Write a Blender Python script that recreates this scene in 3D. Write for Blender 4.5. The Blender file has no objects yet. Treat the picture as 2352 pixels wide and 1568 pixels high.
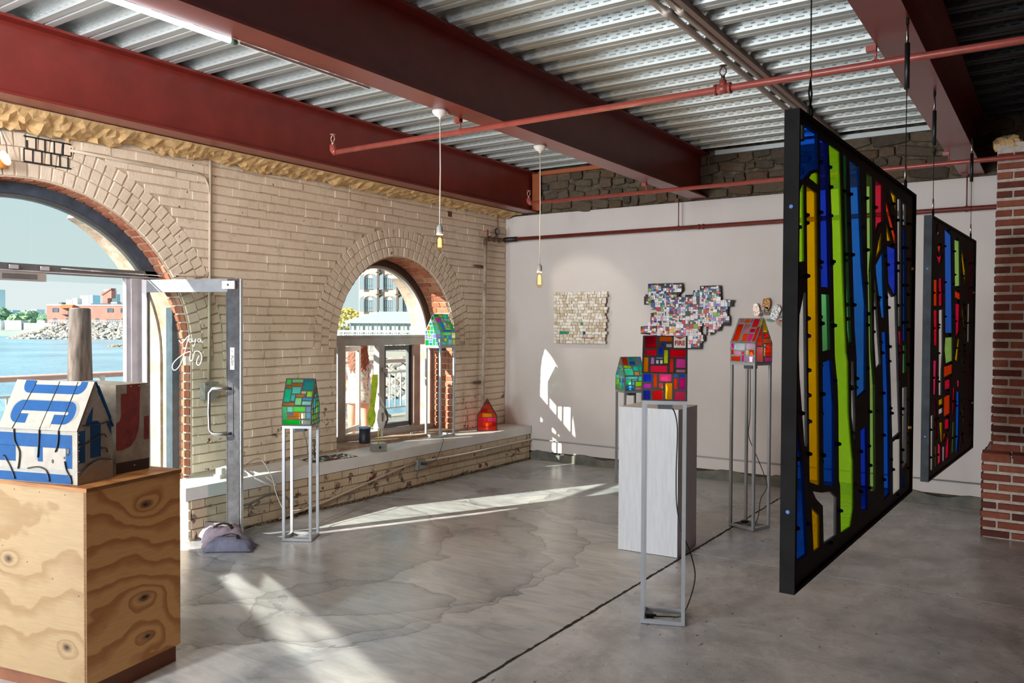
import bpy, bmesh, math, random
from mathutils import Vector, Matrix
random.seed(11)
S = bpy.context.scene
COL = S.collection
R = math.radians
# ---------------------------------------------------------------- camera
cam = bpy.data.objects.new('camera', bpy.data.cameras.new('camera'))
COL.objects.link(cam)
yaw, pit, rol = R(33.94), R(1.05), R(.28)
fwd = Vector((-math.sin(yaw)*math.cos(pit), math.cos(yaw)*math.cos(pit), -math.sin(pit)))
rgt = Vector((math.cos(yaw), math.sin(yaw), 0)); up = rgt.cross(fwd)
r2 = rgt*math.cos(rol)+up*math.sin(rol); u2 = -rgt*math.sin(rol)+up*math.cos(rol)
m = Matrix((r2, u2, -fwd)).transposed().to_4x4(); m.translation = (0, 0, 1.75)
cam.matrix_world = m
cam.data.sensor_width = 36; cam.data.lens = 1868.7/2352*36; cam.data.clip_end = 5000; cam.data.clip_start = .05
S.camera = cam
S.view_settings.view_transform = 'Standard'; S.view_settings.look = 'None'
S.view_settings.gamma = 1; S.view_settings.use_curve_mapping = False
S.view_settings.exposure = 0.42
cy = S.cycles
cy.max_bounces = 10; cy.diffuse_bounces = 4; cy.glossy_bounces = 4; cy.transparent_max_bounces = 24; cy.transmission_bounces = 6
cy.caustics_reflective = False; cy.caustics_refractive = False; cy.sample_clamp_indirect = 4
cy.use_denoising = True; cy.adaptive_threshold = .02
# ---------------------------------------------------------------- sky
def lin(h):
    h = h.lstrip('#'); c = [int(h[i:i+2], 16)/255 for i in (0, 2, 4)]
    return tuple(x/12.92 if x <= .04045 else ((x+.055)/1.055)**2.4 for x in c)
def c4(h): return (*lin(h), 1) if isinstance(h, str) else (*h[:3], 1)
W = bpy.data.worlds.new('sky'); S.world = W; W.use_nodes = True
nt = W.node_tree; nt.nodes.clear()
wo = nt.nodes.new('ShaderNodeOutputWorld'); bg = nt.nodes.new('ShaderNodeBackground')
tc = nt.nodes.new('ShaderNodeTexCoord'); sx = nt.nodes.new('ShaderNodeSeparateXYZ'); rp = nt.nodes.new('ShaderNodeValToRGB')
nt.links.new(tc.outputs['Generated'], sx.inputs[0]); nt.links.new(sx.outputs['Z'], rp.inputs[0])
rp.color_ramp.elements[0].position = 0; rp.color_ramp.elements[0].color = c4('DCE6E6')
rp.color_ramp.elements[1].position = .9; rp.color_ramp.elements[1].color = c4('A9CBDC')
e = rp.color_ramp.elements.new(.22); e.color = c4('CDE2E6')
nt.links.new(rp.outputs[0], bg.inputs[0]); bg.inputs[1].default_value = .82
nt.links.new(bg.outputs[0], wo.inputs[0])
# ---------------------------------------------------------------- sun and daylight
def lamp(name, kind, loc, direction, energy, color, **kw):
    d = bpy.data.lights.new(name, kind); d.energy = energy; d.color = color
    for k, v in kw.items(): setattr(d, k, v)
    o = bpy.data.objects.new(name, d); COL.objects.link(o); o.location = loc
    if direction is not None: o.rotation_euler = Vector(direction).to_track_quat('-Z', 'Y').to_euler()
    return o
SUN = Vector((.447, .894, -.42)).normalized()
lamp('sun', 'SUN', (-30, -60, 40), SUN, 12.5, (1, .93, .82), angle=R(.5))
# added fill lamps behind the camera, as if daylight came from windows there
# (low and tilted up to brighten the ceiling deck and beam undersides)
for y, e_ in ((-1.4, 80), (-4.4, 360), (-8.0, 400)):
    lamp('daylight_fill', 'AREA', (-6.1, y, .75), (1, .35, .9), e_, (.78, .89, 1), shape='RECTANGLE', size=2.2, size_y=1.3)
lamp('daylight_fill', 'AREA', (-3.4, -11.6, 1.2), (-.03, 1, .35), 760, (.93, .96, 1), shape='RECTANGLE', size=4.8, size_y=2.2)
# sunlight thrown back into the room by the glass leaf of the open door
dd = Vector((.937, .349, 0)); s2 = SUN-2*SUN.dot(Vector((-.349, .937, 0)))*Vector((-.349, .937, 0))
DOORG = Vector((-5.89, 4.165, 1.12))
lamp('sun_glint_of_door', 'AREA', DOORG-s2*.22, s2, 4.8, (1, .91, .80), shape='RECTANGLE', size=.35, size_y=1.75, spread=R(2.5))
# track spot on the pale mosaic
lamp('track_spot', 'SPOT', (-5.75, 6.9, 3.62), (.78, 2.13, -1.75), 60, (1, .9, .78), spot_size=R(34), spot_blend=.5, shadow_soft_size=.03)

# ---------------------------------------------------------------- mesh helpers
def tag(o, label=None, cat=None, group=None, kind=None):
    if label: o['label'] = label
    if cat: o['category'] = cat
    if group: o['group'] = group
    if kind: o['kind'] = kind
    return o
def obj(name, me, parent=None, mats=()):
    o = bpy.data.objects.new(name, me); COL.objects.link(o)
    if parent is not None: o.parent = parent
    return o
def empty(name, loc=(0, 0, 0), rz=0, label=None, cat=None, group=None, kind=None):
    o = bpy.data.objects.new(name, None); COL.objects.link(o); o.location = loc; o.rotation_euler = (0, 0, rz)
    o.empty_display_size = .1
    return tag(o, label, cat, group, kind)
class MB:
    def __init__(s): s.v = []; s.f = []; s.m = []; s.sm = []
    def add(s, vs, fs, mi=0, smooth=False):
        b = len(s.v); s.v += [tuple(v) for v in vs]
        for f in fs: s.f.append([i+b for i in f]); s.m.append(mi); s.sm.append(smooth)
        return s
    def box(s, a, b, mi=0):
        (x0, y0, z0), (x1, y1, z1) = a, b
        return s.add([(x0, y0, z0), (x1, y0, z0), (x1, y1, z0), (x0, y1, z0), (x0, y0, z1), (x1, y0, z1), (x1, y1, z1), (x0, y1, z1)],
                     [(0, 3, 2, 1), (4, 5, 6, 7), (0, 1, 5, 4), (1, 2, 6, 5), (2, 3, 7, 6), (3, 0, 4, 7)], mi)
    def cbox(s, c, d, mi=0, rot=None):
        hx, hy, hz = d[0]/2, d[1]/2, d[2]/2
        vs = [Vector(p) for p in ((-hx, -hy, -hz), (hx, -hy, -hz), (hx, hy, -hz), (-hx, hy, -hz), (-hx, -hy, hz), (hx, -hy, hz), (hx, hy, hz), (-hx, hy, hz))]
        if rot is not None: vs = [rot @ v for v in vs]
        return s.add([v+Vector(c) for v in vs], [(0, 3, 2, 1), (4, 5, 6, 7), (0, 1, 5, 4), (1, 2, 6, 5), (2, 3, 7, 6), (3, 0, 4, 7)], mi)
    def bar(s, p, q, w, h=None, mi=0, upv=(0, 0, 1)):
        p, q = Vector(p), Vector(q); d = (q-p).normalized(); h = h or w
        u = Vector(upv); u = u if abs(d.dot(u)) < .98 else Vector((0, 1, 0))
        a = d.cross(u).normalized()*w/2; b = a.cross(d).normalized()*h/2
        return s.add([p-a-b, p+a-b, p+a+b, p-a+b, q-a-b, q+a-b, q+a+b, q-a+b],
                     [(3, 2, 1, 0), (4, 5, 6, 7), (0, 1, 5, 4), (1, 2, 6, 5), (2, 3, 7, 6), (3, 0, 4, 7)], mi)
    def tube(s, pts, r, n=8, mi=0, closed=False, caps=True):
        pts = [Vector(p) for p in pts]; N = len(pts); rings = []; prev = None
        rs = r if isinstance(r, (list, tuple)) else [r]*N
        for i, p in enumerate(pts):
            if closed: d = pts[(i+1) % N]-pts[i-1]
            else: d = pts[min(i+1, N-1)]-pts[max(i-1, 0)]
            d = d.normalized() if d.length > 1e-9 else Vector((0, 0, 1))
            if prev is None:
                a = d.cross(Vector((0, 0, 1)))
                if a.length < .1: a = d.cross(Vector((0, 1, 0)))
            else: a = prev-d*prev.dot(d)
            a = a.normalized(); prev = a; b = d.cross(a)
            rings.append([p+(a*math.cos(2*math.pi*k/n)+b*math.sin(2*math.pi*k/n))*rs[i] for k in range(n)])
        vs = [v for rg in rings for v in rg]; fs = []
        for i in range(N if closed else N-1):
            j = (i+1) % N
            for k in range(n): fs.append((i*n+k, i*n+(k+1) % n, j*n+(k+1) % n, j*n+k))
        s.add(vs, fs, mi, True)
        if not closed and caps:
            b = len(s.v)-len(vs)
            s.f += [[b+k for k in range(n)][::-1], [b+(N-1)*n+k for k in range(n)]]; s.m += [mi]*2; s.sm += [False]*2
        return s
    def lathe(s, prof, c=(0, 0, 0), n=16, mi=0, smooth=True, axis='Z', M=None):
        vs = []; fs = []
        for (r, z) in prof:
            for k in range(n):
                a = 2*math.pi*k/n; v = Vector((r*math.cos(a), r*math.sin(a), z))
                if axis == 'X': v = Vector((v.z, v.x, v.y))
                if axis == 'Y': v = Vector((v.x, v.z, v.y))
                if M is not None: v = M @ v
                vs.append(v+Vector(c))
        for i in range(len(prof)-1):
            for k in range(n): fs.append((i*n+k, i*n+(k+1) % n, (i+1)*n+(k+1) % n, (i+1)*n+k))
        return s.add(vs, fs, mi, smooth)
    def cyl(s, p, q, r, n=12, mi=0): return s.tube([p, q], r, n, mi)
    def prism(s, poly, off, mi=0, mside=None):
        """poly: list of 3d points (planar), off: extrusion vector"""
        n = len(poly); off = Vector(off); a = [Vector(p) for p in poly]; b = [p+off for p in a]
        s.add(a+b, [tuple(range(n))[::-1], tuple(range(n, 2*n))], mi)
        s.add(a+b, [(i, (i+1) % n, (i+1) % n+n, i+n) for i in range(n)], mi if mside is None else mside)
        return s
    def blob(s, c, r, sc=(1, 1, 1), sub=1, jit=.15, mi=0, smooth=False, rnd=random):
        bm = bmesh.new(); bmesh.ops.create_icosphere(bm, subdivisions=sub, radius=1)
        vs = []
        for v in bm.verts:
            k = r*(1+rnd.uniform(-jit, jit)); vs.append((c[0]+v.co.x*k*sc[0], c[1]+v.co.y*k*sc[1], c[2]+v.co.z*k*sc[2]))
        bm.verts.index_update()
        s.add(vs, [[v.index for v in f.verts] for f in bm.faces], mi, smooth); bm.free(); return s
    def mesh(s, name, mats):
        me = bpy.data.meshes.new(name); me.from_pydata(s.v, [], s.f)
        for mt in (mats if isinstance(mats, (list, tuple)) else [mats]): me.materials.append(mt)
        me.polygons.foreach_set('material_index', s.m); me.polygons.foreach_set('use_smooth', s.sm)
        bm = bmesh.new(); bm.from_mesh(me); bmesh.ops.recalc_face_normals(bm, faces=bm.faces); bm.to_mesh(me); bm.free()
        me.update(); return me
    def build(s, name, mats, parent=None): return obj(name, s.mesh(name, mats), parent)
def holed(outer, holes, depth, M, mi=0, mb=None):
    """sheet in local (u,v) with holes, extruded by depth along local w; M maps (u,v,w)->xyz"""
    bm = bmesh.new(); es = []
    for lp in [outer]+holes:
        vs = [bm.verts.new((p[0], p[1], 0)) for p in lp]
        for i in range(len(vs)): es.append(bm.edges.new((vs[i], vs[(i+1) % len(vs)])))
    bmesh.ops.triangle_fill(bm, use_beauty=True, use_dissolve=False, edges=es, normal=(0, 0, 1))
    r = bmesh.ops.extrude_face_region(bm, geom=bm.faces[:])
    for v in [g for g in r['geom'] if isinstance(g, bmesh.types.BMVert)]: v.co.z = depth
    bm.verts.index_update(); mb = mb or MB()
    mb.add([M @ v.co for v in bm.verts], [[v.index for v in f.verts] for f in bm.faces], mi); bm.free(); return mb
def frame3(o, ux, uy):
    ux = Vector(ux).normalized(); uy = Vector(uy).normalized(); w = ux.cross(uy)
    mm = Matrix((ux, uy, w)).transposed().to_4x4(); mm.translation = Vector(o); return mm
def copytree(o, loc=None, rz=None, parent=None):
    c = o.copy(); COL.objects.link(c)
    if parent is not None: c.parent = parent
    if loc is not None: c.location = loc
    if rz is not None: c.rotation_euler = (0, 0, rz)
    for ch in list(o.children): copytree(ch, parent=c)
    return c
# ---------------------------------------------------------------- material helpers
MATS = {}
class NT:
    def __init__(s, name):
        s.mat = bpy.data.materials.new(name); s.mat.use_nodes = True; s.t = s.mat.node_tree; s.t.nodes.clear()
        s.out = s.n('ShaderNodeOutputMaterial'); s._p = None
    def n(s, t, **kw):
        nd = s.t.nodes.new(t)
        for k, v in kw.items(): setattr(nd, k, v)
        return nd
    def l(s, a, b): s.t.links.new(a, b)
    def pos(s):
        if s._p is None: s._p = s.n('ShaderNodeNewGeometry').outputs['Position']
        return s._p
    def mapped(s, scale=(1, 1, 1), rot=(0, 0, 0), src=None):
        mp = s.n('ShaderNodeMapping'); mp.inputs['Scale'].default_value = scale; mp.inputs['Rotation'].default_value = rot
        s.l(src or s.pos(), mp.inputs['Vector']); return mp.outputs[0]
    def noise(s, scale, detail=4, rough=.55, vec=None, dist=0):
        nd = s.n('ShaderNodeTexNoise'); nd.inputs['Scale'].default_value = scale; nd.inputs['Detail'].default_value = detail
        nd.inputs['Roughness'].default_value = rough; nd.inputs['Distortion'].default_value = dist
        s.l(vec or s.pos(), nd.inputs['Vector']); return nd.outputs['Fac']
    def ramp(s, fac, stops):
        r = s.n('ShaderNodeValToRGB'); el = r.color_ramp.elements
        while len(el) < len(stops): el.new(.5)
        for e_, (p, c) in zip(el, stops): e_.position = p; e_.color = c4(c) if not isinstance(c, (int, float)) else (c, c, c, 1)
        s.l(fac, r.inputs[0]); return r.outputs[0]
    def mix(s, fac, a, b, mode='MIX'):
        x = s.n('ShaderNodeMix', data_type='RGBA', blend_type=mode)
        if isinstance(fac, (int, float)): x.inputs[0].default_value = fac
        else: s.l(fac, x.inputs[0])
        for v, i in ((a, 6), (b, 7)):
            if isinstance(v, str) or isinstance(v, tuple): x.inputs[i].default_value = c4(v)
            else: s.l(v, x.inputs[i])
        return x.outputs[2]
    def math(s, op, a, b=0):
        x = s.n('ShaderNodeMath', operation=op)
        for i, v in enumerate((a, b)):
            if isinstance(v, (int, float)): x.inputs[i].default_value = v
            else: s.l(v, x.inputs[i])
        return x.outputs[0]
    def bump(s, h, strength=.3, dist=.01):
        b = s.n('ShaderNodeBump'); b.inputs['Strength'].default_value = strength; b.inputs['Distance'].default_value = dist
        s.l(h, b.inputs['Height']); return b.outputs[0]
    def principled(s, col, rough=.6, metal=0, normal=None, spec=.5, **kw):
        p = s.n('ShaderNodeBsdfPrincipled')
        if isinstance(col, (str, tuple)): p.inputs['Base Color'].default_value = c4(col)
        else: s.l(col, p.inputs['Base Color'])
        if isinstance(rough, (int, float)): p.inputs['Roughness'].default_value = rough
        else: s.l(rough, p.inputs['Roughness'])
        p.inputs['Metallic'].default_value = metal; p.inputs['Specular IOR Level'].default_value = spec
        for k, v in kw.items(): p.inputs[k].default_value = v
        if normal is not None: s.l(normal, p.inputs['Normal'])
        s.l(p.outputs[0], s.out.inputs[0]); return p
def mat(name, col, rough=.6, metal=0, var=.12, scale=6, bump=0, bscale=60, spec=.5, col2=None, detail=4, stretch=(1, 1, 1), lo=.3, hi=.7):
    if name in MATS: return MATS[name]
    t = NT(name); v = t.mapped(stretch) if stretch != (1, 1, 1) else None
    if var > 0 or col2:
        a = lin(col); b = lin(col2) if col2 else tuple(x*(1-var) for x in a); a2 = a if col2 else tuple(min(1, x*(1+var*.6)) for x in a)
        cc = t.ramp(t.noise(scale, detail, .6, v), [(lo, b), (hi, a2)])
    else: cc = col
    nrm = t.bump(t.noise(bscale, 3, .6, v), bump, .004) if bump else None
    t.principled(cc, rough, metal, nrm, spec); MATS[name] = t.mat; return t.mat
def emis(name, col, strength):
    if name in MATS: return MATS[name]
    t = NT(name); e_ = t.n('ShaderNodeEmission'); e_.inputs[0].default_value = c4(col); e_.inputs[1].default_value = strength
    t.l(e_.outputs[0], t.out.inputs[0]); MATS[name] = t.mat; return t.mat
def glass_clear(name='clear_glass', tint='F4F9F8', refl=.9):
    if name in MATS: return MATS[name]
    t = NT(name); tr = t.n('ShaderNodeBsdfTransparent'); tr.inputs[0].default_value = c4(tint)
    gl = t.n('ShaderNodeBsdfGlossy'); gl.inputs['Roughness'].default_value = .02
    fr = t.n('ShaderNodeFresnel'); fr.inputs[0].default_value = 1.45; gb = t.n('ShaderNodeNewGeometry')
    frv = t.math('MULTIPLY', fr.outputs[0], t.math('SUBTRACT', 1, gb.outputs['Backfacing']))
    mx = t.n('ShaderNodeMixShader'); t.l(t.math('MULTIPLY', frv, refl), mx.inputs[0]); t.l(tr.outputs[0], mx.inputs[1]); t.l(gl.outputs[0], mx.inputs[2])
    t.l(mx.outputs[0], t.out.inputs[0]); MATS[name] = t.mat; return t.mat
def stained(name, col, clear=.6, var=.25, gloss=1.0):
    """coloured glass: lets coloured light through, scatters a little, shines a little"""
    if name in MATS: return MATS[name]
    t = NT(name); c = lin(col)
    sat = tuple((x/max(c))**.55 for x in c)
    cc = t.ramp(t.noise(9, 3, .6), [(.3, tuple(x*(1-var) for x in sat)), (.7, sat)])
    tr = t.n('ShaderNodeBsdfTransparent'); t.l(cc, tr.inputs[0])
    c9 = tuple(x/max(c)*.92 for x in c) if clear < .9 else c
    df = t.n('ShaderNodeBsdfDiffuse'); df.inputs[0].default_value = (*c, 1)
    tl = t.n('ShaderNodeBsdfTranslucent'); tl.inputs[0].default_value = (*c9, 1)
    m1 = t.n('ShaderNodeMixShader'); m1.inputs[0].default_value = .65; t.l(df.outputs[0], m1.inputs[1]); t.l(tl.outputs[0], m1.inputs[2])
    m2 = t.n('ShaderNodeMixShader'); m2.inputs[0].default_value = clear; t.l(m1.outputs[0], m2.inputs[1]); t.l(tr.outputs[0], m2.inputs[2])
    gl = t.n('ShaderNodeBsdfGlossy'); gl.inputs['Roughness'].default_value = .08
    fr = t.n('ShaderNodeFresnel'); fr.inputs[0].default_value = 1.4; gb = t.n('ShaderNodeNewGeometry')
    frv = t.math('MULTIPLY', fr.outputs[0], t.math('SUBTRACT', 1, gb.outputs['Backfacing']))
    m3 = t.n('ShaderNodeMixShader'); t.l(t.math('MULTIPLY', frv, gloss), m3.inputs[0]); t.l(m2.outputs[0], m3.inputs[1]); t.l(gl.outputs[0], m3.inputs[2])
    t.l(m3.outputs[0], t.out.inputs[0]); MATS[name] = t.mat; return t.mat
# ================================================================ SURFACE MATERIALS
def m_floor(name, rough_slab):
    t = NT(name); p = t.pos()
    big = t.noise(.7, 5, .6, dist=1.2)
    if not rough_slab:
        base = t.ramp(big, [(.28, '969CA4'), (.48, 'BEC0C2'), (.72, 'DAD6D0')])
        # trowel arcs and tide lines of old water stains
        v = t.n('ShaderNodeTexVoronoi', feature='DISTANCE_TO_EDGE'); v.inputs['Scale'].default_value = .55
        wv = t.n('ShaderNodeVectorMath', operation='ADD'); nz = t.n('ShaderNodeTexNoise'); nz.inputs['Scale'].default_value = 1.1; nz.inputs['Detail'].default_value = 5
        t.l(p, nz.inputs['Vector']); t.l(p, wv.inputs[0]); t.l(nz.outputs['Color'], wv.inputs[1]); t.l(wv.outputs[0], v.inputs['Vector'])
        edge = t.ramp(v.outputs['Distance'], [(0, .45), (.012, .8), (.05, 1.0), (.3, 1.0)])
        base = t.mix(t.ramp(t.noise(.9, 3, .5), [(.42, 0.0), (.6, .75)]), base, edge, 'MULTIPLY')
        st = t.noise(6, 5, .65, t.mapped((.35, 1.6, 1), (0, 0, R(-35))), 1.5)
        base = t.mix(.55, base, t.ramp(st, [(.33, .5), (.6, 1.0)]), 'MULTIPLY')
        dz = t.n('ShaderNodeVectorMath', operation='ADD'); n3 = t.n('ShaderNodeTexNoise'); n3.inputs['Scale'].default_value = 2.3; n3.inputs['Detail'].default_value = 5
        sc3 = t.n('ShaderNodeVectorMath', operation='SCALE'); sc3.inputs['Scale'].default_value = .55
        t.l(p, n3.inputs['Vector']); t.l(n3.outputs['Color'], sc3.inputs[0]); t.l(p, dz.inputs[0]); t.l(sc3.outputs[0], dz.inputs[1])
        for cx, cy_, rr_ in ((-3.63, 3.56, .61), (-5.34, 4.37, 1.5), (-4.93, 4.36, 1.96), (-5.45, 2.93, .91), (-4.55, 4.85, 1.66), (-3.6, 7.2, .8), (-4.6, 6.9, .5)):
            d = t.n('ShaderNodeVectorMath', operation='DISTANCE'); t.l(dz.outputs[0], d.inputs[0]); d.inputs[1].default_value = (cx+.27, cy_+.27, .27)
            e_ = t.math('SUBTRACT', d.outputs['Value'], rr_)
            base = t.mix(t.ramp(t.noise(1.1, 2, .5), [(.3, .5), (.5, 1.0)]), base, t.ramp(e_, [(-.0, .84), (.0, .84)]) if 0 else t.ramp(t.math('ADD', e_, .5), [(.10, .98), (.40, .88), (.485, .72), (.498, .42), (.510, 1.0)]), 'MULTIPLY')
        rg = t.ramp(big, [(.3, .2), (.7, .42)])
    else:
        base = t.ramp(big, [(.28, 'BDC0C4'), (.5, 'D6D8DA'), (.72, 'E8E8E8')])
        st = t.noise(3.2, 6, .7, None, .6)
        base = t.mix(.65, base, t.ramp(st, [(.34, .45), (.6, 1.0)]), 'MULTIPLY')
        base = t.mix(.7, base, t.ramp(t.noise(1.1, 6, .7, t.mapped((1, .5, 1), (0, 0, R(60))), .8), [(.36, .62), (.5, 1.0)]), 'MULTIPLY')
        rg = t.ramp(t.noise(2.5, 5, .6), [(.35, .16), (.65, .45)])
    pit_ = t.noise(24 if rough_slab else 34, 3, .55, t.mapped((1, .45, 1), (0, 0, R(35))))
    dark = t.ramp(pit_, [(.29 if rough_slab else .22, .22), (.325 if rough_slab else .25, 1.0)])
    base = t.mix(.9, base, dark, 'MULTIPLY')
    fine = t.noise(160, 3, .6)
    base = t.mix(.25, base, t.ramp(fine, [(.35, .6), (.65, 1.0)]), 'MULTIPLY')
    h = t.math('ADD', t.math('MULTIPLY', fine, .25), t.math('ADD', t.noise(14, 5, .65), t.math('MULTIPLY', dark, .5)))
    t.principled(base, rg, 0, t.bump(h, .35 if rough_slab else .12, .006), .5)
    return t.mat
def m_paint(name, main, chips=.34, dirt='8F7A66', chipc='6B3B2C'):
    """cream paint on old masonry, with grime and flaked places"""
    t = NT(name); p = t.pos()
    base = t.ramp(t.noise(1.3, 5, .6), [(.3, main[1]), (.7, main[0])])
    g = t.noise(5, 6, .7); base = t.mix(t.ramp(g, [(.25, .55), (.42, 0)]), base, dirt)
    sp = t.noise(22, 3, .6); base = t.mix(t.ramp(sp, [(.27, .95), (.295, 0)]), base, '4A382C')
    # flaking is worst on the lower wall
    sz = t.n('ShaderNodeSeparateXYZ'); t.l(p, sz.inputs[0])
    low = t.ramp(t.math('MULTIPLY', sz.outputs['Z'], .6), [(.0, .13), (.3, .10), (.55, .05), (.85, 0.0)])
    fl = t.noise(7, 6, .65, None, .4)
    fl2 = t.math('SUBTRACT', fl, low)
    msk = t.ramp(fl2, [(chips-.06, 1), (chips-.045, 0)])
    base = t.mix(msk, base, t.ramp(t.noise(11, 3), [(.4, chipc), (.6, '8D857A')]))
    h = t.math('ADD', t.math('MULTIPLY', t.noise(9, 5, .6), 1.0), t.math('MULTIPLY', t.noise(60, 4, .6), .35))
    h = t.math('SUBTRACT', h, t.math('MULTIPLY', msk, .5))
    t.principled(base, .7, 0, t.bump(h, .55, .012), .3); return t.mat
def m_brick(name, a, b, c, soot=.3):
    t = NT(name); oi = t.n('ShaderNodeObjectInfo')
    base = t.ramp(oi.outputs['Random'], [(0, a), (.5, b), (1, c)])
    base = t.mix(.6, base, t.ramp(t.noise(22, 5, .65), [(.3, .5), (.65, 1.0)]), 'MULTIPLY')
    base = t.mix(t.ramp(t.noise(70, 2, .5), [(.25, .7), (.3, 0)]), base, '2E2420')
    t.principled(base, .85, 0, t.bump(t.noise(70, 4, .65), .5, .006), .25); return t.mat
M_FL_A = m_floor('old_trowelled_concrete', False); M_FL_B = m_floor('pitted_concrete', True)
M_JOINT = mat('joint_dirt', '2B2724', .9, var=.4, scale=30)
M_PAINT = m_paint('cream_wall_paint', ('E6D5C1', 'D8C5AE'))
M_PAINT_F = m_paint('cream_bench_paint', ('CFBFA9', 'BDA98F'), .33)
M_MORTAR = mat('grey_mortar', 'BFB3A5', .9, var=.25, scale=25, bump=.6, bscale=90)
M_ORANGE = m_brick('orange_brick', '9C5A42', 'AC6A4E', 'B98468')
M_RED = m_brick('red_brick', '5A3129', '7D4334', '935742')
M_STONE = m_brick('rubble_stone', '494138', '655848', '5E4A36')
M_STONEM = mat('stone_mortar', '6E6250', .95, var=.5, scale=14, bump=.9, bscale=35, col2='352D22')
M_WHITE = mat('white_wall_paint', 'D3CCC7', .75, var=.05, scale=1.5, bump=.06, bscale=120, spec=.3)
M_SLABW = mat('white_slab_paint', 'D8D6D3', .5, var=.1, scale=3, bump=.15, bscale=40)
M_OXIDE = mat('red_oxide_steel', '7A2A23', .3, var=.18, scale=4, bump=.05, bscale=300)
M_OXDK = mat('red_pipe_paint', '96463C', .32, var=.2, scale=14)
M_PIPE3 = mat('dark_red_pipe_paint', '6E2A22', .5, var=.25, scale=10)
M_GALV = mat('galvanised_deck', 'BCC2BF', .45, .35, var=.18, scale=5, stretch=(.15, 3, 3), bump=.04, bscale=60)
M_KRAFT = mat('kraft_paper', 'D2AE7C', .8, var=.25, scale=12, bump=.5, bscale=40, col2='B38C5A')
M_ALU = mat('dark_anodised_aluminium', '6E7074', .42, .6, var=.2, scale=8)
M_ALUL = mat('mill_aluminium', 'B4AEB2', .4, .2, var=.15, scale=8)
M_BLKFR = mat('worn_black_steel', '3A3A3D', .45, .5, var=.35, scale=14, col2='1D1D20')
M_GLASS = glass_clear()
M_STEEL = mat('brushed_steel', 'B0B0B0', .25, 1, var=.1, scale=30)
M_BLACK = mat('black_rubber', '151516', .5, var=.2)
M_GALVP = mat('painted_conduit', 'B9A894', .5, var=.15, scale=12)
M_CREAMP = mat('white_conduit_paint', 'F0E6DC', .3, .45, var=.1, scale=8)

# ================================================================ FLOOR
YF = 9.08; XJ = -2.36; YJ = 6.0
fl = empty('floor', kind='structure'); tag(fl, 'grey concrete floor with dark joints between its slabs')
def slab(x0, y0, x1, y1, m_): 
    mb = MB(); g = .007; mb.box((x0+g, y0+g, -.15), (x1-g, y1-g, 0)); return mb.build('floor_slab', m_, fl)
slab(-6.45, -12.2, XJ, 9.2, M_FL_A); slab(XJ, -12.2, 4, YJ, M_FL_B); slab(XJ, YJ, 4, 9.2, M_FL_B)
MB().box((-6.85, -12.2, -.3), (4, 9.2, -.012)).build('joint_bed', M_JOINT, fl)
# ragged broken arris along the long joint
mb = MB(); rr = random.Random(3)
for k in range(150):
    y = 1+k*.054; w = rr.uniform(.004, .016)
    mb.add([(XJ-w, y, .0012), (XJ+rr.uniform(.004, .012), y+rr.uniform(-.01, .01), .0012), (XJ+rr.uniform(.004, .014), y+.06, .0012), (XJ-rr.uniform(.004, .016), y+.06, .0012)], [(0, 1, 2, 3)])
mb.build('joint_crumbs', M_JOINT, fl)

# ================================================================ LEFT WALL
XW = -6.22
DA = (2.95, 1.474, 1.332); WA = (6.97, 1.55, .981); WSILL = .47; RING = .325
def arch_poly(a, zb, n=28):
    yc, zc, r = a
    return [(yc+r, zb)]+[(yc+r*math.cos(math.pi*i/n), zc+r*math.sin(math.pi*i/n)) for i in range(n+1)]+[(yc-r, zb)]
wl = empty('wall_left', kind='structure'); tag(wl, 'cream painted brick wall with two round arched openings')
dp = arch_poly(DA, -.02); wp = arch_poly(WA, WSILL)
outer = [(-12.2, -.02), (dp[-1][0], -.02)]+dp[1:-1][::-1]+[(dp[0][0], -.02), (9.3, -.02), (9.3, 3.86), (-12.2, 3.86)]
bm = MB(); Mw = frame3((XW-.006, 0, 0), (0, 1, 0), (0, 0, 1))   # w = +X
holed(outer, [wp], -.42, Mw, 0, bm)
for i, f in enumerate(bm.f):
    a, b, c = (Vector(bm.v[j]) for j in f[:3]); n = (b-a).cross(c-a).normalized()
    if abs(n.x) < .5: bm.m[i] = 1
    elif a.x < XW-.3: bm.m[i] = 2
M_REV = mat('old_reveal_masonry', 'C6B6AA', .9, var=.4, scale=9, bump=.8, bscale=30, col2='A5846F')
bm.build('wall_core', [m_paint('grimy_joint_paint', ('D2BEA8', 'BAA58D')), M_REV, M_REV], wl)
def unit_brick():
    mb = MB(); i = .03
    mb.add([(-.5, -.5, -.5), (.5, -.5, -.5), (.5, .5, -.5), (-.5, .5, -.5), (-.5+i*.25, -.5+i*2.4, .5), (.5-i*.25, -.5+i*2.4, .5), (.5-i*.25, .5-i*2.4, .5), (-.5+i*.25, .5-i*2.4, .5)],
           [(4, 5, 6, 7), (0, 1, 5, 4), (1, 2, 6, 5), (2, 3, 7, 6), (3, 0, 4, 7)]); return mb
UB = unit_brick()
def place_bricks(lst, material, parent, name='brick', keep=300, key=None, restname='brickwork'):
    """lst: (matrix) list; nearest `keep` become objects of their own"""
    me = UB.mesh(name, material)
    lst = sorted(lst, key=key or (lambda M: (M.translation-Vector((0, 0, 1.75))).length))
    for M in lst[:keep]:
        o = obj(name, me, parent); o.matrix_local = M
    if len(lst) > keep:
        mb = MB()
        for M in lst[keep:]: mb.add([M @ Vector(v) for v in UB.v], UB.f)
        tag(mb.build(restname, material, parent), kind='stuff')
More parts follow.
